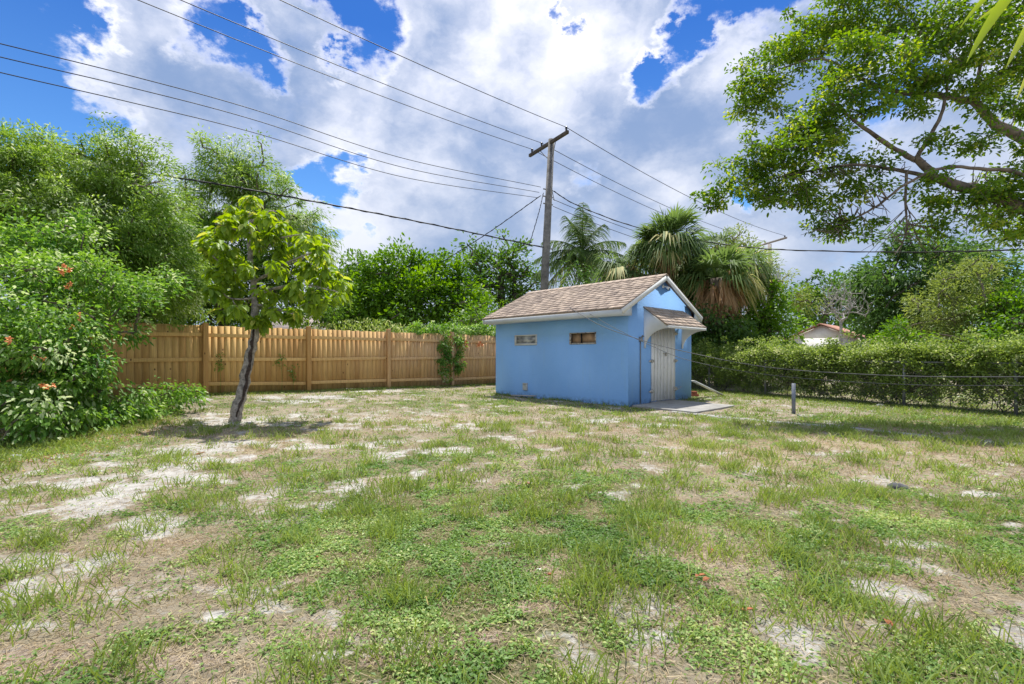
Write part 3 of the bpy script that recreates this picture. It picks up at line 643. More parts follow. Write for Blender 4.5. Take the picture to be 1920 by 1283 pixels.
def hangon(mb, sk, T, r=.012, bend=.12, sag=.05):
    nodes = list(sk); base_n = len(nodes); P0 = []; P1 = []; R0 = []; R1 = []
    dist0 = np.array([np.min(np.linalg.norm(sk - q, axis=1)) for q in T])
    for o in np.argsort(dist0):
        q = T[o]; A = np.array(nodes); d = np.linalg.norm(A - q, axis=1); i = int(np.argmin(d)); s = A[i]; L = d[i]; m = max(2, min(6, int(L / .2)))
        off = RNG.normal(size=3) * bend * L; pr = s; rr = r * (.45 + min(L, 1.4)) * (1 if i < base_n else .65)
        for z in range(1, m + 1):
            f = z / m; pt = s + (q - s) * f + off * math.sin(math.pi * f) + np.array([0, 0, sag * L * math.sin(math.pi * f)]) + RNG.normal(size=3) * .04 * L * (z < m)
            P0.append(pr); P1.append(pt); R0.append(rr * (1 - .6 * (z - 1) / m)); R1.append(rr * (1 - .6 * z / m)); nodes.append(pt); pr = pt
    segs(mb, np.array(P0), np.array(R0), np.array(P1), np.array(R1), 5)
hangon(mb, sk, Tl, .015)
for q in Tl[RNG.permutation(len(Tl))[:900]]:
    for z in range(2): mb.tube([q, q + RNG.normal(size=3) * np.array([.16, .16, .08])], [.006, .003], 3, caps=False)
# bare hanging twigs under the middle limb
for q in range(14):
    s = P(1700 + random.uniform(-8, 8), 400 + random.uniform(-15, 40), 9.0) - tb; e = P(1690 + random.gauss(0, 60), 450 + random.gauss(8, 22), 9.0 + random.uniform(-.3, .3)) - tb
    mb.tube([s, (s + e) / 2 + RNG.normal(size=3) * .05, e], [.009, .006, .003], 5)
for q in range(150):
    s = P(random.uniform(1500, 1900), random.uniform(300, 460), 8.9) - tb; i = np.argmin(np.linalg.norm(sk - s, axis=1)); 
    mb.tube([sk[i], (sk[i] + s) / 2 + RNG.normal(size=3) * .06, s], [.012, .008, .003], 5)
mb.build('trunk', bark, root, True)
mb = MB(); foliage(mb, Tl, 58, .26, .082, .044, 'oval', hang=.2, up=.2, flat=.42, droop=.2)
mb.build('crown', leafmat('shade_tree_leaf', (.04, .115, .014), (.22, .37, .04), (.42, .50, .08)), root)

# ---- palm frond tips hanging close at the upper right
fr = thing('palm_frond', 'bright yellow-green palm leaf tips hanging close at the upper right corner', 'palm leaf', tuple(P(2060, -160, 2.2)))
b = MB(); rt = P(2060, -160, 2.2)
for (x0, y0, x1, y1, x2, y2, wpx, Y) in [(1960, -90, 1860, 20, 1812, 118, 20, 2.2), (1930, -80, 1850, -15, 1800, 52, 11, 2.3), (2000, -60, 1925, 50, 1886, 128, 19, 2.1), (2020, -10, 1950, 80, 1905, 190, 16, 2.25), (2010, -90, 1905, -10, 1830, 40, 12, 2.4)]:
    a_, b_, c_ = P(x0, y0, Y), P(x1, y1, Y + .05), P(x2, y2, Y - .05); n = 12; ww = wpx / F * Y
    pts = [a_ * (1 - f) ** 2 + 2 * f * (1 - f) * b_ + f * f * c_ - rt for f in np.linspace(0, 1, n)]
    v = []
    for k, q in enumerate(pts):
        d = nrm(pts[min(k + 1, n - 1)] - pts[max(k - 1, 0)]); s = nrm(np.cross(d, np.array([0, 1, .2]))); h = ww * (1 - (k / (n - 1)) ** 3) * .55 + .001
        v += [q - s * h, q + np.array([0, .3 * h, 0]), q + s * h]
    i = np.arange(n - 1)[:, None] * 3; b.add(v, np.concatenate([i + np.array([0, 1, 4, 3]), i + np.array([1, 2, 5, 4])]), tone=random.uniform(.6, 1))
b.tube([(0, 0, 0), P(1990, -80, 2.2) - rt, P(1930, -60, 2.25) - rt], [.02, .012, .006], 6, tone=.4)
b.build('leaflets', LM['yellow'], fr, True)

# ---- left: willowy trees and the vine thicket
wb = [pb(30, 420, 90, 10.5), pb(110, 360, 80, 10.5), pb(90, 300, 45, 10.6), pb(60, 270, 28, 10.6, 22), pb(180, 330, 60, 10.7), pb(240, 340, 60, 11), pb(240, 290, 32, 11, 20), pb(300, 400, 55, 11), pb(200, 440, 90, 10.2), pb(300, 480, 60, 10.8), pb(110, 480, 90, 9.8),
      pb(-60, 380, 110, 10), pb(330, 520, 45, 10.8), pb(160, 290, 22, 10.8, 26), pb(20, 330, 50, 10.4)]
tree('willowy_tree', 'tall fine-leaved weeping tree filling the left edge behind the orange-flowered thicket', (-9.6, 10.8), wb + [pb(60, 440, 120, 11.2), pb(200, 470, 120, 11.4), pb(270, 540, 90, 11.4), pb(120, 400, 100, 11.5), pb(300, 450, 60, 11.4), pb(350, 560, 45, 11.2)], .27, 125, .095, .026, LM['willow'], 1.0, 'blade', .14, ragged=.8, hang=.45, up=.1, droop=.25, wind=.35, nb=180)
wb2 = [pb(430, 340, 55, 15), pb(410, 385, 50, 15), pb(470, 370, 45, 15.2), pb(490, 305, 14, 15.3, 22), pb(440, 300, 18, 15), pb(520, 400, 45, 15.2), pb(560, 420, 35, 15.4, 25), pb(600, 425, 18, 15.5, 14), pb(390, 430, 40, 15), pb(560, 450, 40, 15.4, 30)]
tree('willowy_tree', 'fine-leaved weeping tree whose top stands behind the small leaning tree', (-8.6, 15.6), wb2, .34, 130, .12, .03, LM['willow'], 1.1, 'blade', .13, ragged=.8, hang=.4, up=0, droop=.35, wind=.2, nb=120)
wb3 = [pb(370, 470, 45, 14), pb(400, 520, 50, 14), pb(350, 540, 50, 14), pb(460, 540, 50, 14.5), pb(540, 560, 45, 15), pb(300, 560, 50, 13), pb(600, 575, 40, 15.5, 25), pb(490, 500, 45, 14.5)]
tree('scrub_tree', 'dark tangled scrub rising behind the wooden fence left of the small tree', (-8.2, 14.4), wb3 + [pb(330, 470, 40, 13.5), pb(430, 470, 50, 14.6), pb(450, 590, 50, 14.6), pb(380, 590, 50, 14.2), pb(530, 500, 40, 15.2), pb(240, 590, 50, 12.8), pb(300, 600, 40, 13.4), pb(180, 590, 50, 12), pb(340, 600, 40, 13.8)], .34, 85, .13, .05, LM['mid'], 1., 'diamond', .12, bm=barkd, nb=150)
vb = [pb(40, 560, 90, 7.6), pb(130, 560, 80, 8.0), pb(220, 545, 55, 8.6), pb(290, 545, 45, 9.4, 34), pb(60, 680, 90, 7.0), pb(115, 660, 62, 7.4), pb(185, 635, 26, 8.4), pb(40, 780, 85, 6.5, 60), pb(110, 765, 70, 7.2, 50), pb(200, 780, 60, 7.8, 35), pb(260, 780, 40, 8.6, 26), pb(300, 755, 24, 9, 16), pb(250, 632, 26, 8.8, 8), pb(190, 690, 24, 8.2, 8),
      pb(135, 715, 42, 7.6), pb(-60, 650, 110, 6.6), pb(120, 470, 60, 8.6), pb(30, 480, 70, 8.2), pb(340, 735, 18, 9.2, 9), pb(310, 745, 20, 9.1, 11)]
vroot, VT, vbase = tree('trumpet_vine', 'dense green vine thicket with orange trumpet flowers at the left edge of the yard', (-7.0, 7.8), vb, .25, 80, .085, .04, LM['vine'], 1., 'oval', .06, hang=.35, droop=.3, nb=200, cat='vine', low=-.8, wind=.1)
orange, t, p = mat('orange_petal'); p.inputs['Base Color'].default_value = (.75, .20, .05, 1); p.inputs['Roughness'].default_value = .5
tc = t.new('ShaderNodeTexCoord'); t.l.new(t.mix(t.noise(tc.outputs['Object'], 30, 2), (.75, .20, .06), (.90, .45, .18)), p.inputs['Base Color'])
def trumpet(mb, at, d, s=1.):
    d = nrm(np.array(d, float)); pts = [at + d * z * s for z in (0, .03, .055, .07)]; mb.tube(pts, [.005 * s, .010 * s, .014 * s, .03 * s], 8, caps=False)
    u = nrm(np.cross(d, [.3, .2, 1])); w2 = np.cross(d, u)
    for k in range(5):
        a = k * 2 * np.pi / 5; o = u * math.cos(a) + w2 * math.sin(a); leaves(mb, (pts[-1] + o * .022 * s)[None], (o * .9 - d * .25)[None], .032 * s, .032 * s, np.array([.5]), 'oval', .05, .1)
for (px, py, Y) in [(112, 500, 7.3), (122, 508, 7.25), (132, 497, 7.3), (126, 530, 7.3), (15, 645, 6.0), (88, 722, 6.4), (98, 726, 6.35), (178, 636, 7.6), (140, 614, 7.3), (80, 672, 6.6), (150, 590, 7.2)]:
    q = P(px, py, Y)
    for z in range(2):
        b = MB(); trumpet(b, q - vbase + RNG.normal(size=3) * .03, RNG.normal(size=3) * .6 + np.array([.4, -.7, -.3]), .85); b.build('flower', orange, vroot, True)

# ---- small leaning tree with big drooping leaves
TY = 8.57; tp = pl([(440, 800, TY), (447, 765, TY), (458, 715, TY), (470, 660, TY), (479, 620, TY), (478, 570, TY), (472, 520, TY), (468, 460, TY), (470, 400, TY)])
base = tp[0].copy(); st = thing('broadleaf_tree', 'small leaning tree with big drooping yellow-green leaves and a split scarred trunk', 'tree', tuple(base))
bmt = simple('mottled_grey_bark', (.36, .32, .275), .95, 0, .45, 14, 1.0)
b = MB(); tq = thick(b, [q - base for q in tp], .105, .03, 16); rads = np.linspace(.105, .03, len(tq))
brs = [((476, 555), [(520, 540), (580, 535), (640, 548)]), ((474, 530), [(540, 495), (600, 470)]), ((470, 480), [(520, 450), (570, 440)]), ((472, 520), [(430, 500), (405, 480)]), ((470, 440), [(430, 425), (410, 420)]), ((478, 570), [(520, 580), (560, 590)]), ((476, 560), [(440, 560), (420, 545)]), ((469, 420), [(500, 400), (520, 395)])]
skl = [tq[12:]]
for s, L_ in brs:
    for dy in (-.45, .4):
        pts = [P(*s, TY) - base] + [P(x + dy * 14, y, TY + dy * (k + 1) * .45) - base for k, (x, y) in enumerate(L_)]
        skl.append(thick(b, pts, .022, .008, 6))
cl = [(470, 385, 24), (440, 400, 18), (500, 400, 22), (415, 425, 24), (450, 430, 22), (525, 425, 26), (560, 445, 24), (400, 470, 24), (430, 480, 28), (490, 450, 24), (540, 475, 26), (590, 465, 24), (618, 478, 18), (460, 510, 26), (410, 520, 24), (510, 505, 26),
      (570, 500, 28), (620, 510, 22), (440, 550, 24), (395, 545, 12), (500, 545, 22), (550, 540, 26), (600, 545, 26), (645, 550, 18), (640, 535, 14), (510, 590, 24), (545, 580, 18), (430, 580, 14), (485, 600, 14), (590, 575, 18), (400, 440, 12), (450, 580, 14)]
TT = []
for x, y, r in cl:
    for q in range(max(2, int(r / 4.0))): TT.append(P(x + random.gauss(0, r * .42), y + random.gauss(0, r * .40), TY + random.gauss(0, .38)) - base)
TT = np.array(TT); hangon(b, np.vstack(skl), TT, .008, .1, .1); b.build('trunk', bmt, st, True)
b = MB(); K = len(TT); N = 17; idx = np.repeat(np.arange(K), N); th = RNG.uniform(0, 2 * np.pi, K * N); el = RNG.uniform(-1.3, .2, K * N)
Dv = np.stack([np.cos(th) * np.cos(el), np.sin(th) * np.cos(el), np.sin(el)], 1); Bs = TT[idx] + Dv * .03 + RNG.normal(size=Dv.shape) * .03
tn = np.clip((TT[idx, 2] - TT[:, 2].min()) / np.ptp(TT[:, 2]) * .25 + RNG.normal(.40, .22, K * N), 0, 1)
ref = np.tile([0, 0, 1.], (K * N, 1)) + RNG.normal(size=(K * N, 3)) * .3
leaves(b, Bs, Dv, RNG.uniform(.09, .18, K * N), RNG.uniform(.065, .105, K * N), tn, 'oval', .16, .35, ref)
b.build('crown', leafmat('broad_leaf', (.085, .18, .016), (.33, .47, .06), (.54, .56, .13), transl=.45, spec=.35), st)
# the long dark split in the bark, following the trunk on the side turned to the viewer
b = MB(); v = []; k0, k1 = 3, 22
for k in range(k0, k1):
    f = (k - k0) / (k1 - k0 - 1); wd = (.012 + .036 * math.sin(math.pi * f) ** .7) * (1 + .35 * math.sin(k * 2.3)); a0 = -math.pi / 2 + .35 + .55 * math.sin(f * 3.6 + .4) 
    for j in range(7):
        aa = a0 + (j - 3) / 3 * wd / rads[k] * .55; rr = rads[k] * 1.10 + .004
        v.append(tq[k] + np.array([math.cos(aa) * rr, math.sin(aa) * rr, 0]))
n = k1 - k0; i = (np.arange(n - 1)[:, None] * 7 + np.arange(6)[None]).reshape(-1, 1); b.add(v, i + np.array([0, 1, 8, 7]))
o = b.build('bark_split', simple('blackened_wood', (.075, .055, .045), .95, 0, .5, 20, 1.), st, True); sm = o.modifiers.new('s', 'SOLIDIFY'); sm.thickness = .012

# ---- trees beyond the fences
tree('round_bush_tree', 'dense bright green rounded bush tree behind the fence, left of the shed', (-5.2, 24), [pb(700, 545, 52, 24), pb(760, 530, 55, 24), pb(800, 520, 40, 24.4), pb(830, 550, 55, 24), pb(870, 575, 45, 23.8), pb(780, 580, 60, 23.4), pb(700, 590, 60, 23.4), pb(860, 610, 50, 23.2), pb(740, 620, 60, 23.2)], .62, 95, .25, .12, LM['bright'], 1.0, 'diamond', .2, nb=80)
tree('bush_tree', 'dark green bush behind the fence between the small tree and the round bush tree', (-7.5, 25.5), [pb(655, 530, 38, 25.5, 26), pb(680, 515, 26, 25.5), pb(640, 570, 50, 25), pb(610, 590, 45, 25), pb(690, 600, 50, 25)], .6, 80, .24, .11, LM['mid'], 1., 'diamond', .18, bm=barkd, nb=80)
tree('open_tree', 'dark open-crowned tree with bare inner branches left of the near utility pole', (-.4, 28), [pb(905, 490, 30, 28), pb(950, 478, 34, 28, 22), pb(985, 495, 28, 28), pb(940, 520, 45, 28), pb(990, 530, 30, 28), pb(895, 520, 30, 28), pb(930, 560, 48, 27.5), pb(975, 575, 40, 27.5), pb(890, 570, 30, 27.5)], .62, 50, .27, .12, LM['mid'], .95, 'diamond', .25, bm=barkd, nb=120, tipr=.03)
tree('sapling', 'light green shrub peeping above the fence beside the shed roof', (-1.3, 20.5), [pb(895, 600, 24, 20.5), pb(915, 585, 20, 20.5), pb(870, 612, 22, 20.5, 12)], .38, 60, .14, .07, LM['bright'], 1., 'diamond', .05, cat='shrub')
GR = 'trees beyond the right-hand hedge'
tree('mango_tree', 'large dark green tree, the tallest beyond the right-hand hedge', (21.5, 28), [pb(1700, 510, 55, 28), pb(1660, 560, 55, 28), pb(1740, 478, 50, 28.5, 30), pb(1840, 545, 55, 28.5), pb(1890, 520, 45, 29, 30), pb(1690, 470, 36, 28.5, 22), pb(1790, 490, 50, 29, 35), pb(1668, 610, 44, 28), pb(1710, 590, 70, 27.5), pb(1770, 560, 60, 28), pb(1640, 520, 36, 29, 24), pb(1840, 500, 40, 29, 30), pb(1700, 640, 50, 27)], .8, 75, .36, .13, LM['darkg'], 1., 'diamond', .3, bm=barkd, hang=.5, nb=80)
tree('olive_tree', 'soft yellow-green tree in front of the large dark tree', (20.5, 23.5), [pb(1780, 560, 42, 24), pb(1810, 520, 36, 24), pb(1760, 600, 45, 23.5), pb(1810, 590, 45, 23.5), pb(1770, 635, 50, 23.2, 25), pb(1850, 560, 30, 24)], .55, 95, .20, .06, LM['olive'], 1., 'diamond', .18, hang=.3, nb=80)
tree('leafy_tree', 'pale green bushy tree at the far right edge beyond the hedge', (22.5, 22), [pb(1880, 590, 40, 22), pb(1920, 575, 40, 22), pb(1900, 625, 45, 21.5), pb(1850, 640, 35, 21.5, 20), pb(1960, 610, 50, 22)], .55, 85, .20, .09, LM['bright'], 1., 'diamond', .18, nb=80)
tree('leafy_tree', 'small light green tree right of the red-roofed house', (16.8, 21), [pb(1690, 620, 22, 21, 20), pb(1710, 640, 24, 21, 14), pb(1680, 645, 24, 21, 14)], .4, 70, .16, .08, LM['bright'], 1., 'diamond', .06)
tree('leafy_tree', 'round green tree on the skyline behind the red-roofed house', (28, 46), [pb(1530, 535, 26, 46, 16), pb(1570, 545, 32, 46, 24), pb(1610, 545, 26, 46), pb(1510, 560, 26, 45), pb(1560, 590, 50, 45, 34), pb(1620, 590, 40, 45, 40), pb(1510, 600, 30, 44)], 1.0, 70, .42, .2, LM['mid'], 1., 'diamond', .3, nb=60)
tree('leafy_shrub', 'tall glossy light green shrub beside the shed, beyond the chain link fence', (9.3, 18.2), [pb(1420, 556, 30, 18.5), pb(1405, 570, 36, 18), pb(1462, 600, 28, 18), pb(1425, 620, 40, 17.8), pb(1456, 630, 28, 17.8), pb(1385, 620, 40, 17.6)], .45, 90, .17, .08, LM['bright'], 1.05, 'diamond', .12, cat='shrub', nb=80)
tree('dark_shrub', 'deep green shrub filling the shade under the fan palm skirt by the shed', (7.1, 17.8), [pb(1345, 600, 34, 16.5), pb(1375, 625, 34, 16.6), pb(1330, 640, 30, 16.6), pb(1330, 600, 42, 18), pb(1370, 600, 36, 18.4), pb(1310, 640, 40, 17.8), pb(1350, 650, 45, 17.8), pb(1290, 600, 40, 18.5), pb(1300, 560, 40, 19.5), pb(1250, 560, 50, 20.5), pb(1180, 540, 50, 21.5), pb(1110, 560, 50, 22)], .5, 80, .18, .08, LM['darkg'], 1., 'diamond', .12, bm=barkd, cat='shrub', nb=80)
tree('feathery_tree', 'feathery olive tree between the fan palms and the far utility pole', (9.6, 21.5), [pb(1385, 460, 28, 21.5), pb(1410, 490, 34, 21.5), pb(1375, 500, 30, 21.5), pb(1480, 540, 26, 23), pb(1420, 530, 34, 21.5), pb(1490, 570, 26, 23)], .5, 80, .2, .05, LM['olive'], .95, 'diamond', .15, nb=80)
# pale bare tree in front of the house
bt = thing('bare_tree', 'pale leafless tree standing before the red-roofed house', 'tree', (*(np.array(P(1577, 664, 26))[:2]), 0)); bb = np.array(bt.location)
T = clumps([pb(1575, 562, 38, 26, 30), pb(1555, 585, 28, 26, 24), pb(1600, 583, 26, 26, 24)], .34, .9, .6)
g = grow([bb + (P(1577, 610, 26) - bb) * f for f in np.linspace(0, 1, 6)], list(T), .075, .012)
b = MB(); segs(b, g[0] - bb, g[1], g[2] - bb, g[3], 5)
for q in T: 
    for z in range(3): b.tube([q - bb, q - bb + RNG.normal(size=3) * .18 + np.array([0, 0, .3])], [.010, .004], 4)
b.build('trunk', barkp, bt, True)
# far wood closing the horizon
b = MB(); wc = []
for q in range(420):
    x = random.uniform(-110, 110); wc.append((x, random.uniform(55, 75), random.uniform(.3, 1) * (5.2 + 1.5 * math.sin(x * .13) + math.sin(x * .5))))
wc = np.array(wc); foliage(b, wc, 60, 2.4, .75, .4, 'diamond'); tag(b.build('woodland', LM['mid']), 'distant green wood along the horizon', 'woodland', kind='stuff')

# ---- palms
palmleaf = leafmat('palm_leaf', (.035, .075, .025), (.20, .30, .09), (.58, .54, .24), spec=.2, rough=.6); dead = leafmat('dead_palm_leaf', (.20, .12, .06), (.62, .44, .25), transl=.3)
cocol = leafmat('coconut_leaf', (.03, .065, .02), (.12, .20, .05), (.40, .42, .16), spec=.2, rough=.6)
def fan(mb, at, d, R, seg=26, spread=2.3, tone=.5, droop=.35):
    d = nrm(np.array(d, float)); side = nrm(np.cross(d, [0, 0, 1.]) + RNG.normal(size=3) * .25); a = np.linspace(-spread, spread, seg) / 1.0
    Dv = d[None] * np.cos(a)[:, None] + side[None] * np.sin(a)[:, None]; nv = np.cross(d, side)
    B = at[None] + Dv * .04; L = R * (1 - .28 * np.abs(a) / spread) * RNG.uniform(.85, 1.1, seg)
    M = B + Dv * L[:, None] * .6 + nv * .06 * RNG.normal(size=(seg, 1)); tip = B + Dv * L[:, None] + np.array([0, 0, -1.]) * (droop * L * RNG.uniform(.4, 1.5, seg))[:, None]
    S = np.cross(Dv, nv); wv_ = R * spread * 2 / seg * .30
    v = np.stack([B - S * .006, B + S * .006, M + S * wv_, M - S * wv_, tip], 1).reshape(-1, 3); i = np.arange(seg)[:, None] * 5
    mb.add(v, i + np.array([0, 1, 2, 3]), i + np.array([3, 2, 4]), tone=np.repeat(np.clip(tone + RNG.normal(0, .12, seg), 0, 1), 5))
def fanpalm(label, px, py, Y, R, nf, skirt=0, skR=1., elr=(-.6, 1.35), mix_dead=.1):
    cr = P(px, py, Y); bs = np.array([cr[0] + random.uniform(-.3, .3), cr[1], 0.]); o = thing('fan_palm', label, 'palm tree', tuple(bs), group='fan palms behind the shed'); c = cr - bs
    b = MB(); b.tube([(0, 0, -.1), c * .35, c * .7, c], [.2, .17, .17, .2], 12, lump=.06); b.build('trunk', bark, o, True)
    b = MB()
    for k in range(nf):
        th = random.uniform(0, 2 * math.pi); el = random.uniform(*elr); d = np.array([math.cos(th) * math.cos(el), math.sin(th) * math.cos(el), math.sin(el)])
        pl_ = R * random.uniform(.45, .7); e = c + d * pl_ + np.array([0, 0, -.08]); b.tube([c, c + d * pl_ * .5 + np.array([0, 0, .03]), e], [.02, .014, .01], 4, tone=.8)
        fan(b, e, d + np.array([0, 0, -.25]), R * random.uniform(.75, 1), 26, random.uniform(1.1, 1.9), random.choice([.35, .5, .65, .95 if el < .35 else .5, .9 if el < .1 else .4]), .25 if el > .5 else .6)
    b.build('crown', palmleaf, o)
    if skirt:
        b = MB()
        for k in range(skirt):
            th = random.uniform(0, 2 * math.pi); rr = random.uniform(.1, .55) * skR; at = c + np.array([math.cos(th) * rr, math.sin(th) * rr, -random.uniform(.0, .9)])
            N = 26; Dv = np.array([math.cos(th) * .35, math.sin(th) * .35, -1.]) + RNG.normal(size=(N, 3)) * .22
            leaves(b, np.repeat(at[None], N, 0) + RNG.normal(size=(N, 3)) * .05, Dv, RNG.uniform(.5, 1.1, N), .04, np.clip(RNG.normal(.5, .25, N), 0, 1), 'blade', 0, .1)
        b.build('dead_skirt', dead, o)
    return o
fanpalm('tallest fan palm behind the shed roof, its upright fans spiking against the sky', 1255, 466, 18.5, 1.3, 38, 8, 1., (-.3, 1.4))
fanpalm('fan palm with drooping fans behind the middle of the shed roof', 1175, 500, 19, 1.15, 26, 22, 1., (-.9, .9))
fanpalm('fan palm wearing a shaggy brown skirt of dead leaves right of the shed gable', 1342, 522, 17.2, 1.15, 30, 40, 1.15, (-.4, 1.2))
fanpalm('low fan palm with yellowed fans behind the peak of the shed', 1240, 515, 20, 1.2, 26, 34, 1.1, (-.9, .8))
fanpalm('slim fan palm with folded fans between the spiky palm and the far pole', 1345, 465, 20.5, 1.0, 14, 14, .8, (-.8, 1.0))
fanpalm('short fan palm with tangled dry fans in the middle of the palm clump', 1292, 488, 19.2, 1.15, 30, 24, 1.2, (-.9, .9))
fanpalm('outermost fan palm of the clump, its dry fans leaning right toward the far pole', 1385, 500, 18.6, 1.1, 28, 22, 1.1, (-.9, .9))
cr = P(1092, 474, 25); bs = np.array([cr[0] + .6, cr[1], 0.]); cp = thing('coconut_palm', 'coconut palm with long feathery fronds right of the near utility pole', 'palm tree', tuple(bs)); c = cr - bs
b = MB(); b.tube([(0, 0, -.1), (-.1, 0, 2), (-.3, 0, 4.5), c], [.22, .16, .14, .15], 12, lump=.04); b.build('trunk', bark, cp, True)
b = MB()
for (th, el, Lf) in [(1.6, 1.45, 3.1), (1.2, 1.3, 2.9), (2.2, 1.25, 2.9), (4.6, 1.3, 2.8), (2.9, .75, 2.4), (3.1, .35, 2.3), (3.3, -.05, 2.4), (3.5, -.5, 2.4), (.1, .7, 2.5), (-.1, .3, 2.5), (.3, -.1, 2.4), (-.3, -.45, 2.3), (4.4, .3, 2.3), (4.9, .1, 2.3), (4.1, -.5, 2.2), (5.3, -.6, 2.3), (1.2, .2, 2.2), (2.2, .3, 2.2), (4.7, -.9, 2.0), (4.3, .9, 2.4), (5.2, .9, 2.4)]:
    h = np.array([math.cos(th), math.sin(th), 0]); n = 14; f = np.linspace(0, 1, n)[:, None]
    pts = c + h * (math.cos(el) * Lf * f + .15 * f * f * Lf) + np.array([0, 0, 1.]) * (math.sin(el) * Lf * f - .55 * Lf * f ** 2.2 * max(.25, math.cos(el)))
    b.tube(pts, np.linspace(.03, .006, n), 4, tone=.8, caps=False)
    m_ = 64; g_ = np.linspace(.10, .99, m_); ii = g_ * (n - 1); i0 = np.clip(ii.astype(int), 0, n - 2); q = pts[i0] + (pts[i0 + 1] - pts[i0]) * (ii - i0)[:, None]; d = nrm(pts[i0 + 1] - pts[i0]); sdv = nrm(np.cross(d, [0, 0, 1.]))
    for s in (-1, 1):
        Dv = sdv * s * .8 + d * .55 + np.array([0, 0, -.55]); Ll = .75 * np.sin(np.pi * (g_ * .8 + .15)) + .15
        leaves(b, q, Dv + RNG.normal(size=Dv.shape) * .1, Ll, .04, np.clip(RNG.normal(.5 + .3 * (el < -.3), .15, m_), 0, 1), 'blade', 0, .5)
b.build('crown', cocol, cp)

# ---- weeds above the wooden fence and creeper on it
def fpt(t_, d_, z): q = F0 + FD * t_ + FN * d_; return np.array([q[0], q[1], z])
b = MB(); N = 9000; tt = RNG.uniform(2.2, 12, N); keep = RNG.random(N) < np.clip((tt - 1) / 6, .2, 1); tt = tt[keep]; N = len(tt); hh = 1.4 + RNG.random(N) * (.62 + .35 * vn(tt, tt * 0, .8, 3)); Bs = np.array([fpt(a, -random.uniform(.15, 1.2), h_) for a, h_ in zip(tt, hh)])
leaves(b, Bs, RNG.normal(size=(N, 3)) * .5 + np.array([0, 0, .8]), RNG.uniform(.1, .22, N), .03, RNG.random(N), 'blade', 0, .4)
tag(b.build('weeds', LM['hedge']), 'pale tall weeds showing above the top of the wooden fence', 'weeds', kind='stuff')
cr_ = thing('creeper', 'green creeper with an orange flower cluster hanging over the fence near the shed', 'vine', tuple(fpt(7.45, .1, 0))); c0 = fpt(7.45, .1, 0)
T = []
for k in range(46): T.append(fpt(7.1 + random.gauss(0, .10) + (.55 if k % 2 else 0), .10 + random.random() * .14, random.uniform(.55 if k % 2 else .3, 1.95)))
for k in range(80): T.append(fpt(random.uniform(5.9, 9.6), random.uniform(-.5, .1), 1.93 + random.random() * .4 * math.exp(-((k % 9) / 9))))
T = np.array(T) - c0; b = MB(); foliage(b, T, 36, .15, .09, .05, 'oval', hang=.4); b.build('leaves', LM['vine'], cr_)
b = MB(); b.tube([(0, 0, 0), (.02, -.02, .9), (-.05, 0, 1.9)], [.02, .015, .01], 6); b.tube([fpt(7.3, .09, 0) - c0, fpt(7.7, .09, 1.0) - c0, fpt(7.5, .09, 1.9) - c0], .012, 6); b.build('stem', bark, cr_, True)
for q in ((8.5, 1.55), (8.62, 1.6), (8.0, 1.5), (7.95, 1.68)):
    for z in range(2):
        b = MB(); trumpet(b, fpt(q[0], .18, q[1]) - c0 + RNG.normal(size=3) * .03, (.3, -1, -.3), 1.4); b.build('flower', orange, cr_, True)
for (t_, z_) in [(2.05, .75), (1.75, 1.1), (.3, 1.0)]:
    T = np.array([fpt(t_ + random.gauss(0, .06), .07, z_ + random.uniform(-.25, .2)) for k in range(7)]); b = MB(); s0 = fpt(t_, .07, 0); foliage(b, T - s0, 9, .07, .06, .03, 'oval', hang=.4)
    b.tube([(0, 0, .05), (.03, 0, .5), (0, 0, z_)], .004, 4)
    o = b.build('vine_sprig', LM['vine']); o.location = s0; tag(o, {2.05: 'little vine sprig climbing the fence boards right of the leaning tree', 1.75: 'pale vine sprig near the top of the boards behind the leaning trunk', .3: 'small sprig on the boards beside the left fence post'}[t_], 'vine', 'vine sprigs on the fence')

# ------------------------------------------------------------------ chain link fence and its hedge
CA = np.array([5.6, 17.0]); CB = np.array([10.6, 7.75]); CD = nrm(CB - CA); CL = float(np.linalg.norm(CB - CA)); CN = np.array([CD[1], -CD[0]]) * 1.0
if CN[0] * -1 < 0: CN = -CN                                   # CN points into the yard
CH = 1.02
cf = thing('chain_link_fence', 'low galvanised chain link fence overgrown with hedge on the right', 'fence', (CA[0], CA[1], 0), math.atan2(CD[1], CD[0]))
b = MB(); b.tube([(0, 0, CH), (CL, 0, CH)], .02, 8); b.build('top_rail', metal, cf, True)
def along(px): r = (px - 960) / F; return float((CA[0] - r * CA[1]) / (r * CD[1] - CD[0]))
for px in (1330, 1435, 1695, 1905):
    s = along(px); b = MB(); b.tube([(s, 0, -.05), (s, 0, CH + .04)], .03, 10); b.tube([(s, 0, CH + .04), (s, 0, CH + .07)], [.034, .012], 10); b.build('post', metal, cf, True)
b = MB(); st_ = .075; n = int(CL / st_); H = CH - .03
s = np.arange(-int(H / st_) - 1, n + 1) * st_
for sg in (1, -1):
    x0 = s if sg > 0 else s + H; x1 = x0 + sg * H; p0 = np.stack([x0, np.full_like(s, .022 * sg * .1), np.full_like(s, .03)], 1); p1 = np.stack([x1, np.full_like(s, .0022 * sg), np.full_like(s, .03 + H)], 1)
    m_ = (np.minimum(x0, x1) > -.01) & (np.maximum(x0, x1) < CL + .01); segs(b, p0[m_], np.full(m_.sum(), .0024), p1[m_], np.full(m_.sum(), .0024), 3)
b.build('wire_mesh', metal, cf)
def cpt(s, d, z): q = CA + CD * s + CN * d; return np.array([q[0], q[1], z])
hb = thing('hedge', 'leafy vine hedge growing over and behind the chain link fence', 'hedge', tuple(cpt(5, -.4, 0))); h0 = cpt(5, -.4, 0)
T = []
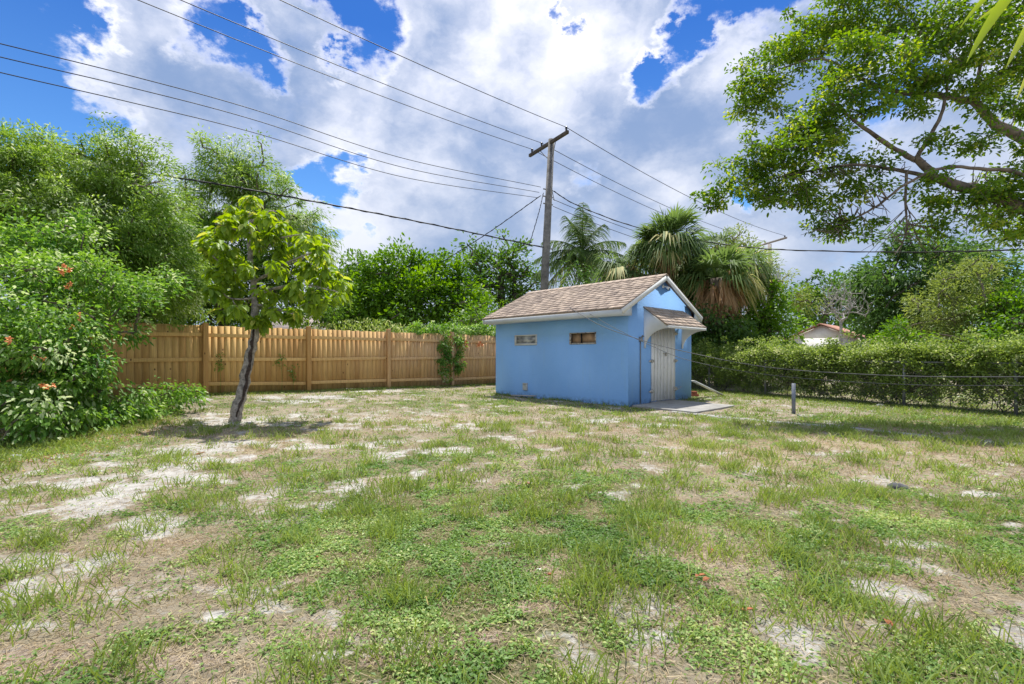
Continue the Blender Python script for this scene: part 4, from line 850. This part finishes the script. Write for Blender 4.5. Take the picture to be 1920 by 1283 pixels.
for k in range(3400):
    s = random.uniform(-2, CL + .5); z = random.random() ** .7; tops = 1.03 + .38 * float(vn(np.array([s]), np.array([0.]), .9, 4)[0]) + (.12 if s > 2 else 0); zz = .12 + z * (tops - .1)
    if zz < .5 and random.random() < .35: continue
    T.append(cpt(s, -random.uniform(-.16, .9) if zz > .42 else -random.uniform(-.05, .9), zz))
for k in range(240):
    s = random.uniform(-1, CL + .5); x0 = random.uniform(0, .8); hh = random.random() ** 2 * .5
    for z in range(3): T.append(cpt(s + random.gauss(0, .08), -x0, 1.14 + hh * z / 2 + random.gauss(0, .05)))
T = np.array(T) - h0; b = MB(); foliage(b, T, 44, .16, .065, .034, 'oval', hang=.1, up=.4); b.build('leaves', LM['hedge'], hb)
b = MB()
for k in range(220):
    s = random.uniform(0, CL); a = cpt(s, -random.uniform(.02, .5), random.uniform(0, .5)); e = cpt(s + random.gauss(0, .5), -random.uniform(.0, .5), random.uniform(.6, 1.15)); b.tube([a - h0, (a + e) / 2 - h0 + RNG.normal(size=3) * .1, e - h0], [.011, .008, .005], 4)
b.build('stems', bark, hb)
b = MB(); b.tube([P(1488, 664, 9.64) * [1, 1, 0] + [0, 0, -.05], P(1488, 664, 9.64) * [1, 1, 0] + [0, 0, .61]], .036, 14); tag(b.build('pipe_post', simple('grey_painted_pipe', (.20, .22, .26), .5, .3), smooth=True), 'short grey pipe post standing alone in the grass', 'post')
b = MB(); 
for k in range(60):
    x = 23.5 + k * .19; b.box((x, 26, 0), (x + .18, 26.02, 1.72 + random.uniform(-.02, .02)), tone=random.random())
b.box((23.5, 26.02, 1.3), (35, 26.06, 1.4)); tag(b.build('grey_fence', simple('silvered_boards', (.32, .29, .27), .9)), 'weathered grey board fence seen above the hedge at far right', 'fence')

# ------------------------------------------------------------------ houses
def house(label, loc, rz, L, Wd, ez, rzz, wallcol, roofcol, ov=.35):
    h = thing('house', label, 'house', (*loc, 0), rz); b = MB(); b.box((0, 0, 0), (L, Wd, ez - .02))
    b.prism([(0, ez - .02), (Wd, ez - .02), (Wd / 2, rzz - .06)], (0, 1, 0), (0, 0, 1), (0, 0, 0), (L, 0, 0)); b.build('wall', simple('stucco_wall', wallcol, .9, 0, .08, 2), h)
    b = MB(); sl_ = (rzz - ez) / (Wd / 2); th = .09
    for s in (0, 1):
        y0, y1 = (-ov, Wd / 2) if s == 0 else (Wd / 2, Wd + ov); z0 = ez - ov * sl_; q = [(y0, z0 if s == 0 else rzz), (y1, rzz if s == 0 else z0)]
        b.prism([q[0], q[1], (q[1][0], q[1][1] + th), (q[0][0], q[0][1] + th)], (0, 1, 0), (0, 0, 1), (-ov, 0, 0), (L + ov, 0, 0))
    b.build('roof', simple('roof_covering', roofcol, .85, 0, .2, 3), h)
    b = MB(); z0 = ez - ov * sl_; b.box((-ov, -ov - .03, z0 - .06), (L + ov, -ov, z0 + .08)); b.build('gutter', whitep, h)
    return h
h = house('small white house with a red roof beyond the hedge', P(1606, 664, 33)[:2], math.radians(44), 4.4, 4.2, 2.36, 3.32, (.85, .84, .80), (.40, .21, .155), .3)
b = MB(); b.box((1.0, -.03, 1.2), (1.9, -.005, 2.0)); b.build('window', glassm, h)
h = house('neighbour house with a tan hipped roof seen over the fence behind the leaning tree', (-14.2, 28), 0, 4.6, 6, 2.62, 3.7, (.55, .50, .45), (.30, .25, .22))
h = house('low outbuilding with a brown gable and white flat eave behind the fence', (-10.4, 27), math.radians(0), 2.6, 3.0, 2.62, 3.1, (.60, .60, .58), (.26, .16, .12), .25)

# ------------------------------------------------------------------ utility poles and wires
polem = simple('weathered_pole', (.21, .20, .185), .95, 0, .35, 3, .6); armm = simple('dark_crossarm', (.10, .085, .07), .9, 0, .3, 5, .5); ins = simple('insulator_glaze', (.03, .03, .035), .3, 0, .1, 3, 0)
pt_, pb_ = P(1034, 262, 20), P(1012, 664, 20); pb_[2] = 0
AR, ALf = P(1065, 245, 18.95), P(993, 290, 21.25); az_ = (AR[2] + ALf[2]) / 2; AR[2] = ALf[2] = az_
pole = thing('utility_pole', 'tall weathered wooden utility pole rising behind the shed', 'utility pole', tuple(pb_)); o_ = pb_
b = MB(); b.tube([(0, 0, -.1), (pt_ - o_) * .5, pt_ - o_], [.19, .165, .13], 14, lump=.02); b.build('shaft', polem, pole, True)
b = MB(); b.beam(ALf - o_ + [0, 0, -.05], AR - o_ + [0, 0, -.05], .11, .13); b.build('crossarm', armm, pole, bevel=.008)
ad = nrm(AR - ALf); b = MB(); cc = (AR + ALf) / 2
b.beam(cc - o_ - ad * .55 + [0, 0, -.12], pt_ - o_ + [0, 0, -.95], .02, .03); b.beam(cc - o_ + ad * .55 + [0, 0, -.12], pt_ - o_ + [0, 0, -.95], .02, .03); b.build('brace', metal, pole)
att = []
for px, py in ((1062, 239), (1016, 269), (996, 282)):
    f = {1062: .04, 1016: .66, 996: .93}[px]; q = AR + (ALf - AR) * f; b = MB(); b.tube([q - o_, q - o_ + [0, 0, .06], q - o_ + [0, 0, .1], q - o_ + [0, 0, .14], q - o_ + [0, 0, .2]], [.015, .045, .035, .055, .03], 10); b.build('insulator', ins, pole, True); att.append(q + [0, 0, .17])
b = MB(); 
for z in (8.05, 7.75, 7.45, 5.6): q = P(1024, 0, 20); b = MB(); b.tube([(q[0] - o_[0] - .12, -.1, z), (q[0] - o_[0] + .28, .12, z)], .03, 8); b.build('bracket', metal, pole, True)
b = MB(); b.tube([pt_ - o_ + [.02, -.16, -.1], pt_ - o_ + [.0, -.18, -1.8], pt_ - o_ + [-.05, -.18, -1.9], pt_ - o_ + [.1, -.17, -2.6]], .015, 5); b.build('ground_wire', metal, pole, True)
p2 = P(1443, 664, 38); p2[2] = 0; t2 = P(1443, 458, 38); A2l, A2r = P(1410, 462, 40), P(1475, 449, 36.5); A2l[2] = A2r[2] = (A2l[2] + A2r[2]) / 2
pole2 = thing('utility_pole', 'distant grey utility pole with crossarm and transformer right of the palms', 'utility pole', tuple(p2))
polem2 = simple('silvered_pole', (.36, .33, .30), .9, 0, .25, 3)
b = MB(); b.tube([(0, 0, 0), t2 - p2], [.2, .14], 12); b.build('shaft', polem2, pole2, True); b = MB(); b.beam(A2l - p2, A2r - p2, .11, .13); b.build('crossarm', polem2, pole2)
b = MB(); b.tube([(.45, -.3, 6.6), (.45, -.3, 6.7), (.45, -.3, 7.6), (.45, -.3, 7.7)], [.2, .26, .26, .2], 14); b.build('transformer', simple('transformer_grey', (.5, .52, .54), .5), pole2, True)
for f in (.05, .6, .93):
    q = A2r + (A2l - A2r) * f; b = MB(); b.tube([q - p2 + [0, 0, .06], q - p2 + [0, 0, .2]], [.05, .05], 8); b.build('insulator', ins, pole2, True)
att2 = [A2r + (A2l - A2r) * f + [0, 0, .2] for f in (.05, .6, .93)]
LD = np.array([-.722, -.692, 0]); q_ = np.array([1.5, 20, 8.1])
def wire(name, label, pts, sag=0, r=.009, m_=None, n=30, group=None, twist=0):
    if len(pts) == 2:
        f = np.linspace(0, 1, n)[:, None]; q = pts[0] * (1 - f) + pts[1] * f; q[:, 2] -= 4 * sag * (f * (1 - f))[:, 0]
    else:
        bt_ = MB(); q = None; P_ = np.array(pts); m = len(P_); tt = np.linspace(0, m - 1, n * (m - 1) + 1); i = np.clip(tt.astype(int), 0, m - 2); f = (tt - i)[:, None]
        a = np.where((i > 0)[:, None], P_[np.maximum(i - 1, 0)], 2 * P_[0] - P_[1]); b_ = P_[i]; c_ = P_[i + 1]; d_ = np.where((i + 2 < m)[:, None], P_[np.minimum(i + 2, m - 1)], 2 * P_[-1] - P_[-2])
        q = .5 * ((2 * b_) + (-a + c_) * f + (2 * a - 5 * b_ + 4 * c_ - d_) * f ** 2 + (-a + 3 * b_ - 3 * c_ + d_) * f ** 3)
    b = MB(); o = q[0].copy(); b.tube(q - o, r, 6)
    if twist:
        ph = np.arange(len(q)) * 1.1; b.tube(q - o + np.stack([np.cos(ph) * r * 1.2, np.zeros(len(q)), np.sin(ph) * r * 1.2], 1), r * .6, 5)
    ob_ = b.build(name, m_ or blackm, smooth=True); ob_.location = o; return tag(ob_, label, 'wire', group)
GW = 'power lines running over the yard'
for k, (a, l) in enumerate(zip(att, ('highest bare power line, from the right end of the crossarm to the upper left', 'power line from the middle insulator of the near crossarm to the upper left', 'power line from the left end of the near crossarm to the upper left'))):
    wire('power_line', l, [a, a + LD * 26], .45, .011, group=GW)
for k, (a, e, l) in enumerate(zip(att, att2, ('topmost of the lines from the near pole down to the far pole', 'second highest of the lines from the near pole to the far pole', 'third highest of the lines from the near pole to the far pole'))):
    wire('power_line', l, [a, e], .5, .013, group=GW)
for k, (row0, row1, l) in enumerate(((351, 82, 'upper line of the three lower wires crossing the left sky'), (361, 107, 'middle line of the three lower wires crossing the left sky'), (371, 136, 'lowest line of the three lower wires crossing the left sky'))):
    a = P(1014 - 3 * k, row0, 19.9); e = P(0, row1, 9.2); mid = (a + e) / 2; mid = P(505, {0: 212, 1: 237, 2: 262}[k], mid[1] - .2 + .2)
    # real sag fixed by two sightings of each wire
    X_ = lambda px: (lambda r_: (a[0] - r_ * a[1]) / (r_ * -.692 + .722))((px - 960) / F)
    def onl(px, row): s_ = X_(px); Y_ = a[1] - .692 * s_; return P(px, row, Y_)
    wire('service_line', l, [a, onl(760, (298, 315, 333)[k]), onl(480, (207, 226, 250)[k]), onl(240, (141, 163, 191)[k]), onl(0, row1), onl(-250, row1 - 62)], r=.010, group=GW)
a = P(1018, 464, 19.9)
wire('telephone_cable', 'thick black telephone cable sloping from the near pole to the left trees', [a, P(760, 411, 16.8), P(480, 358, 14.0), P(255, 320, 12.9), P(0, 268, 12.2), P(-250, 215, 11.8)], r=.022, group=GW, twist=1)
wire('telephone_cable', 'twisted service cable sagging from the near pole behind the palms to the right edge', [P(1037, 358, 20), P(1080, 384, 20), P(1176, 421, 19.5), P(1290, 448, 18.5), P(1390, 462, 17.5), P(1480, 469, 16.5), P(1700, 473, 15), P(1950, 468, 13.5)], r=.018, group=GW, n=12, twist=1)
wire('service_line', 'thin line just under the twisted cable toward the far pole', [P(1037, 374, 20), P(1438, 480, 38)], .7, .012, group=GW); wire('service_line', 'lowest thin line from the near pole toward the far pole', [P(1037, 387, 20), P(1438, 492, 38)], .7, .012, group=GW)
wire('guy_wire', 'twisted drop wire slanting from the near pole down left to the round bush tree', [P(1014, 367, 20), P(915, 437, 21.5), P(828, 492, 23)], r=.016, group=GW, twist=1)
wire('guy_wire', 'short drop wire hanging steeply beside the near pole', [P(1019, 362, 19.9), P(1010, 400, 19.6), P(992, 461, 19.2)], r=.014, group=GW, twist=1)
gw = simple('weathered_cable', (.10, .10, .105), .6, 0, .1, 3, 0)
wire('drop_cable', 'upper of two low cables sagging from the pole past the shed to the right', [P(1024, 510, 19.7), P(1040, 552, 14.5), P(1108, 601, 10.2), P(1200, 637, 9.2), P(1300, 663, 8.6), P(1450, 690, 7.6), P(1690, 705, 6.6), P(1960, 707, 5.8)], r=.0065, m_=gw, n=12)
wire('drop_cable', 'lower and thinner of two cables sagging past the shed to the right', [P(1024, 500, 19.7), P(1060, 555, 14.0), P(1125, 600, 10.6), P(1220, 648, 9.6), P(1300, 678, 9.0), P(1450, 704, 7.9), P(1690, 721, 6.9), P(1960, 723, 6.1)], r=.005, m_=gw, n=12)

# ------------------------------------------------------------------ lawn: clover, grass, dry grass, straw
def scatter(n, y0, y1, margin=1.08):
    Yv = np.sqrt(RNG.uniform(y0 ** 2, y1 ** 2, n)); Xv = RNG.uniform(-1.07, 1.07, n) * Yv * margin; return Xv, Yv
def ok(x, y):
    u, v = shed_local(x, y); inside = (u > -.02) & (u < SW + .02) & (v > -.02) & (v < SL + .02); sl2 = (u > -.05) & (u < 1.95) & (v > -1.72) & (v < 0)
    d = (x - F0[0]) * FN[0] + (y - F0[1]) * FN[1]; q = np.abs((x - A[0]) * pn[0] + (y - A[1]) * pn[1]) < .085
    q &= fbm(x, y, .5, 77) > .56
    return ~inside & ~sl2 & (d > .0) & ~q
def mk(x, y, n=None): return np.stack([x, y, hgt(x, y) - .004], 1)
clm = leafmat('clover_leaf', (.08, .17, .035), (.26, .40, .11), (.44, .50, .20), transl=.35)
grm = leafmat('grass_blade', (.12, .18, .035), (.32, .42, .10), (.50, .44, .22), transl=.35); dm = leafmat('dry_grass_blade', (.22, .165, .09), (.58, .49, .32), transl=.3)
b = MB()
for n, y0, y1, s in ((250000, 1.5, 3.6, .021), (270000, 3.6, 7, .028), (190000, 7, 16, .040)):
    x, y = scatter(n, y0, y1); sa, so, g, d = ground_fields(x, y); cl_ = np.clip((fbm(x, y, .17, 71, 4) - .475 - .12 * d + .06 * g) * 10, .0, 1)
    k = (RNG.random(n) < np.clip(g * 1.3, 0.16, 1) * np.clip(cl_ + .08, 0, 1) * (1 - .86 * np.clip(sa * 1.4, 0, 1)) * (1 - .75 * so)) & ok(x, y); x, y = x[k], y[k]; n = len(x); B_ = mk(x, y)
    B_[:, 2] += RNG.random(n) * .022 + .002; th = RNG.uniform(0, 2 * np.pi, n); Dv = np.stack([np.cos(th), np.sin(th), RNG.uniform(.0, .7, n)], 1)
    tn = np.clip(RNG.normal(.50, .26, n) + (vn(x, y, .35, 81) - .5) * .9, 0, 1); leaves(b, B_, Dv, s * RNG.uniform(.6, 1.5, n), s * .55 * RNG.uniform(.7, 1.2, n), tn, 'diamond', .3, .25)
tag(b.build('clover', clm), 'low broad-leaved green weeds covering the lawn', 'ground cover', kind='stuff')
def blades(b, x, y, h, w_, lean=.35, tn=None, droop=.35):
    n = len(x); th = RNG.uniform(0, 2 * np.pi, n); Dv = np.stack([np.cos(th) * lean * RNG.uniform(.3, 2, n), np.sin(th) * lean * RNG.uniform(.3, 2, n), np.ones(n)], 1)
    leaves(b, mk(x, y), Dv, h, w_, tn if tn is not None else RNG.random(n), 'blade', 0, droop)
b = MB()
# tufts
for n, y0, y1, nb, hh, ww in ((2000, 1.5, 4.2, 24, .115, .0055), (3600, 4.2, 8.5, 22, .12, .008), (7500, 8.5, 18, 14, .08, .012)):
    x, y = scatter(n, y0, y1); sa, so, g, d = ground_fields(x, y); tf = np.clip((fbm(x, y, .24, 91, 3) - .52 + .04 * (x > .1 * y)) * 9, 0, 1)
    k = (RNG.random(n) < (tf * .9 + .07) * (1 - .6 * np.clip(sa * 1.3, 0, 1))) & ok(x, y); x, y, g, d, tf = x[k], y[k], g[k], d[k], tf[k]; m_ = len(x)
    idx = np.repeat(np.arange(m_), nb); sp = .035 + .03 * tf[idx]; xx = x[idx] + RNG.normal(size=len(idx)) * sp; yy = y[idx] + RNG.normal(size=len(idx)) * sp
    sz_ = (.5 + 1.05 * tf[idx]) * RNG.uniform(.4, 1.3, len(idx)); kk = ok(xx, yy)
    blades(b, xx[kk], yy[kk], (hh * sz_)[kk], ww, .45, np.clip(RNG.normal(.4, .2, len(idx)) + .25 * d[idx], 0, 1)[kk])
# fringe grass: shaded long grass under the thicket, along fence feet, around shed and hedge
fr_ = []
for k in range(26000):
    r_ = random.random()
    if r_ < .30: px = random.uniform(-20, 340); q = G(px, 862 - px * .26 + random.gauss(0, 14) - 8)
    elif r_ < .58: t_ = random.uniform(-3, 9.6); q = F0 + FD * t_ + FN * abs(random.gauss(.02, .18))
    elif r_ < .70: u = random.choice([0, 1]); q = S2W(-abs(random.gauss(0, .09)), random.uniform(0, SL)) if u else S2W(random.uniform(0, .9), -abs(random.gauss(0, .06)))
    else: s = random.uniform(-1, CL); q = CA + CD * s + CN * (random.gauss(.1, .35) if random.random() < .5 else random.uniform(0, 2.0))
    fr_.append(q)
fr_ = np.array(fr_); kk = ok(fr_[:, 0], fr_[:, 1]); fr_ = fr_[kk]; blades(b, fr_[:, 0], fr_[:, 1], RNG.uniform(.04, .15, len(fr_)), .010, .5, np.clip(RNG.normal(.35, .2, len(fr_)), 0, 1))
tag(b.build('grass', grm), 'tufts of green grass scattered over the sandy lawn', 'grass', kind='stuff')
b = MB()
for n, y0, y1, hh, ww in ((60000, 1.5, 4.2, .055, .003), (110000, 4.2, 8.5, .065, .005), (150000, 8.5, 17, .07, .009)):
    x, y = scatter(n, y0, y1); sa, so, g, d = ground_fields(x, y); k = (RNG.random(n) < (np.clip(d * 1.3 + .15, .3, 1) * np.clip((fbm(x, y, .25, 101) - .36) * 6, .08, 1)) * (1 - .7 * np.clip(sa * 1.3, 0, 1))) & ok(x, y)
    blades(b, x[k], y[k], hh * RNG.uniform(.4, 1.3, k.sum()), ww, .5)
# straw lying flat
for n, y0, y1, ww in ((85000, 1.5, 4.0, .0026), (70000, 4.0, 8.5, .004)):
    x, y = scatter(n, y0, y1); sa, so, g, d = ground_fields(x, y); k = (RNG.random(n) < (so * .6 + .5) * (1 - .6 * sa)) & ok(x, y); x, y = x[k], y[k]; n = len(x); th = RNG.uniform(0, 2 * np.pi, n)
    B_ = mk(x, y); B_[:, 2] += .006 + RNG.random(n) * .01; leaves(b, B_, np.stack([np.cos(th), np.sin(th), RNG.uniform(-.08, .15, n)], 1), RNG.uniform(.03, .09, n), ww, RNG.random(n), 'blade', 0, .05)
tag(b.build('dry_grass', dm), 'tan dry grass and straw lying among the green', 'dry grass', kind='stuff')
# leaf litter under the thicket
b = MB(); n = 5000; px = RNG.uniform(-40, 330, n); row = 835 - px * .22 + RNG.normal(0, 22, n); q = np.array([G(a, max(r_, 740)) for a, r_ in zip(px, row)]); B_ = mk(q[:, 0], q[:, 1]); B_[:, 2] += .012
th = RNG.uniform(0, 2 * np.pi, n); leaves(b, B_, np.stack([np.cos(th), np.sin(th), RNG.uniform(-.1, .3, n)], 1), .05, .025, RNG.random(n), 'oval', .2, .1); tag(b.build('leaf_litter', dead), 'brown dead leaves under the vine thicket', 'leaf litter', kind='stuff')
lf = simple('fallen_leaf_orange', (.34, .12, .05), .7, 0, .3, 30)
for k, (px, row, s, l) in enumerate([(995, 918, .075, 'curled orange leaf lying farthest up the middle of the lawn'), (1310, 1098, .06, 'orange leaf touching a darker one right of the lawn centre'), (1328, 1102, .075, 'dark orange leaf beside a smaller one right of the lawn centre'), (1400, 1163, .05, 'small red-brown leaf on bare soil near the bottom right'), (1662, 1174, .07, 'red-brown leaf beside a tall tuft at lower right'),
                                     (592, 1050, .03, 'tiny orange leaf left of the lawn centre'), (376, 855, .08, 'orange leaf on pale sand near the leaning tree'), (1338, 1045, .05, 'pinkish leaf on bare earth right of the lawn centre'), (1035, 1095, .035, 'small tan leaf low in the middle of the lawn')]):
    g_ = G(px, row); b = MB(); 
    for z in range(2): th = random.uniform(0, 6); leaves(b, np.array([[0, 0, .03 + z * .004]]), np.array([[math.cos(th), math.sin(th), .15]]), s * .7, s * .32, np.array([.5]), 'oval', .3, .1, np.array([[0, 0, 1.]]))
    o = b.build('fallen_leaf', lf); o.location = (g_[0], g_[1], hz1(*g_)); tag(o, l, 'leaf', 'fallen leaves on the lawn'); o.modifiers.new('s', 'SOLIDIFY').thickness = .002
def rock(px, row, s, l, m_):
    g_ = G(px, row); b = MB(); th = np.linspace(0, 2 * np.pi, 10, endpoint=False); v = []
    for z, r_ in ((-.2, 1), (.25, .95), (.55, .6)):
        for a in th: rr = s * r_ * random.uniform(.75, 1.15); v.append((math.cos(a) * rr * 1.3, math.sin(a) * rr, z * s * random.uniform(.8, 1.1)))
    v.append((0, 0, s * .6)); f = [[i, (i + 1) % 10, 10 + (i + 1) % 10, 10 + i] for i in range(10)] + [[10 + i, 10 + (i + 1) % 10, 20 + (i + 1) % 10, 20 + i] for i in range(10)]
    b.add(v, f, [[20 + i, 20 + (i + 1) % 10, 30] for i in range(10)]); o = b.build('stone', m_, smooth=False); o.location = (g_[0], g_[1], hz1(*g_)); tag(o, l, 'stone', 'stones on the ground')
gs = simple('grey_stone', (.42, .42, .43), .9, 0, .3, 10); ds = simple('dark_clod', (.10, .10, .11), .95, 0, .4, 20)
rock(1683, 914, .07, 'dark grey clod lying on the right side of the lawn', ds); rock(95, 806, .09, 'pale stone under the vine thicket, the larger one', gs); rock(130, 795, .05, 'small pale stone behind the larger one under the thicket', gs)
rock(30, 857, .07, 'bluish stone at the left edge of the lawn', gs); rock(1012, 1075, .018, 'tiny white pebble on the bare patch in the middle of the lawn', simple('white_pebble', (.7, .7, .7), .7)); rock(1650, 762, .08, 'grey stone at the foot of the hedge', gs)
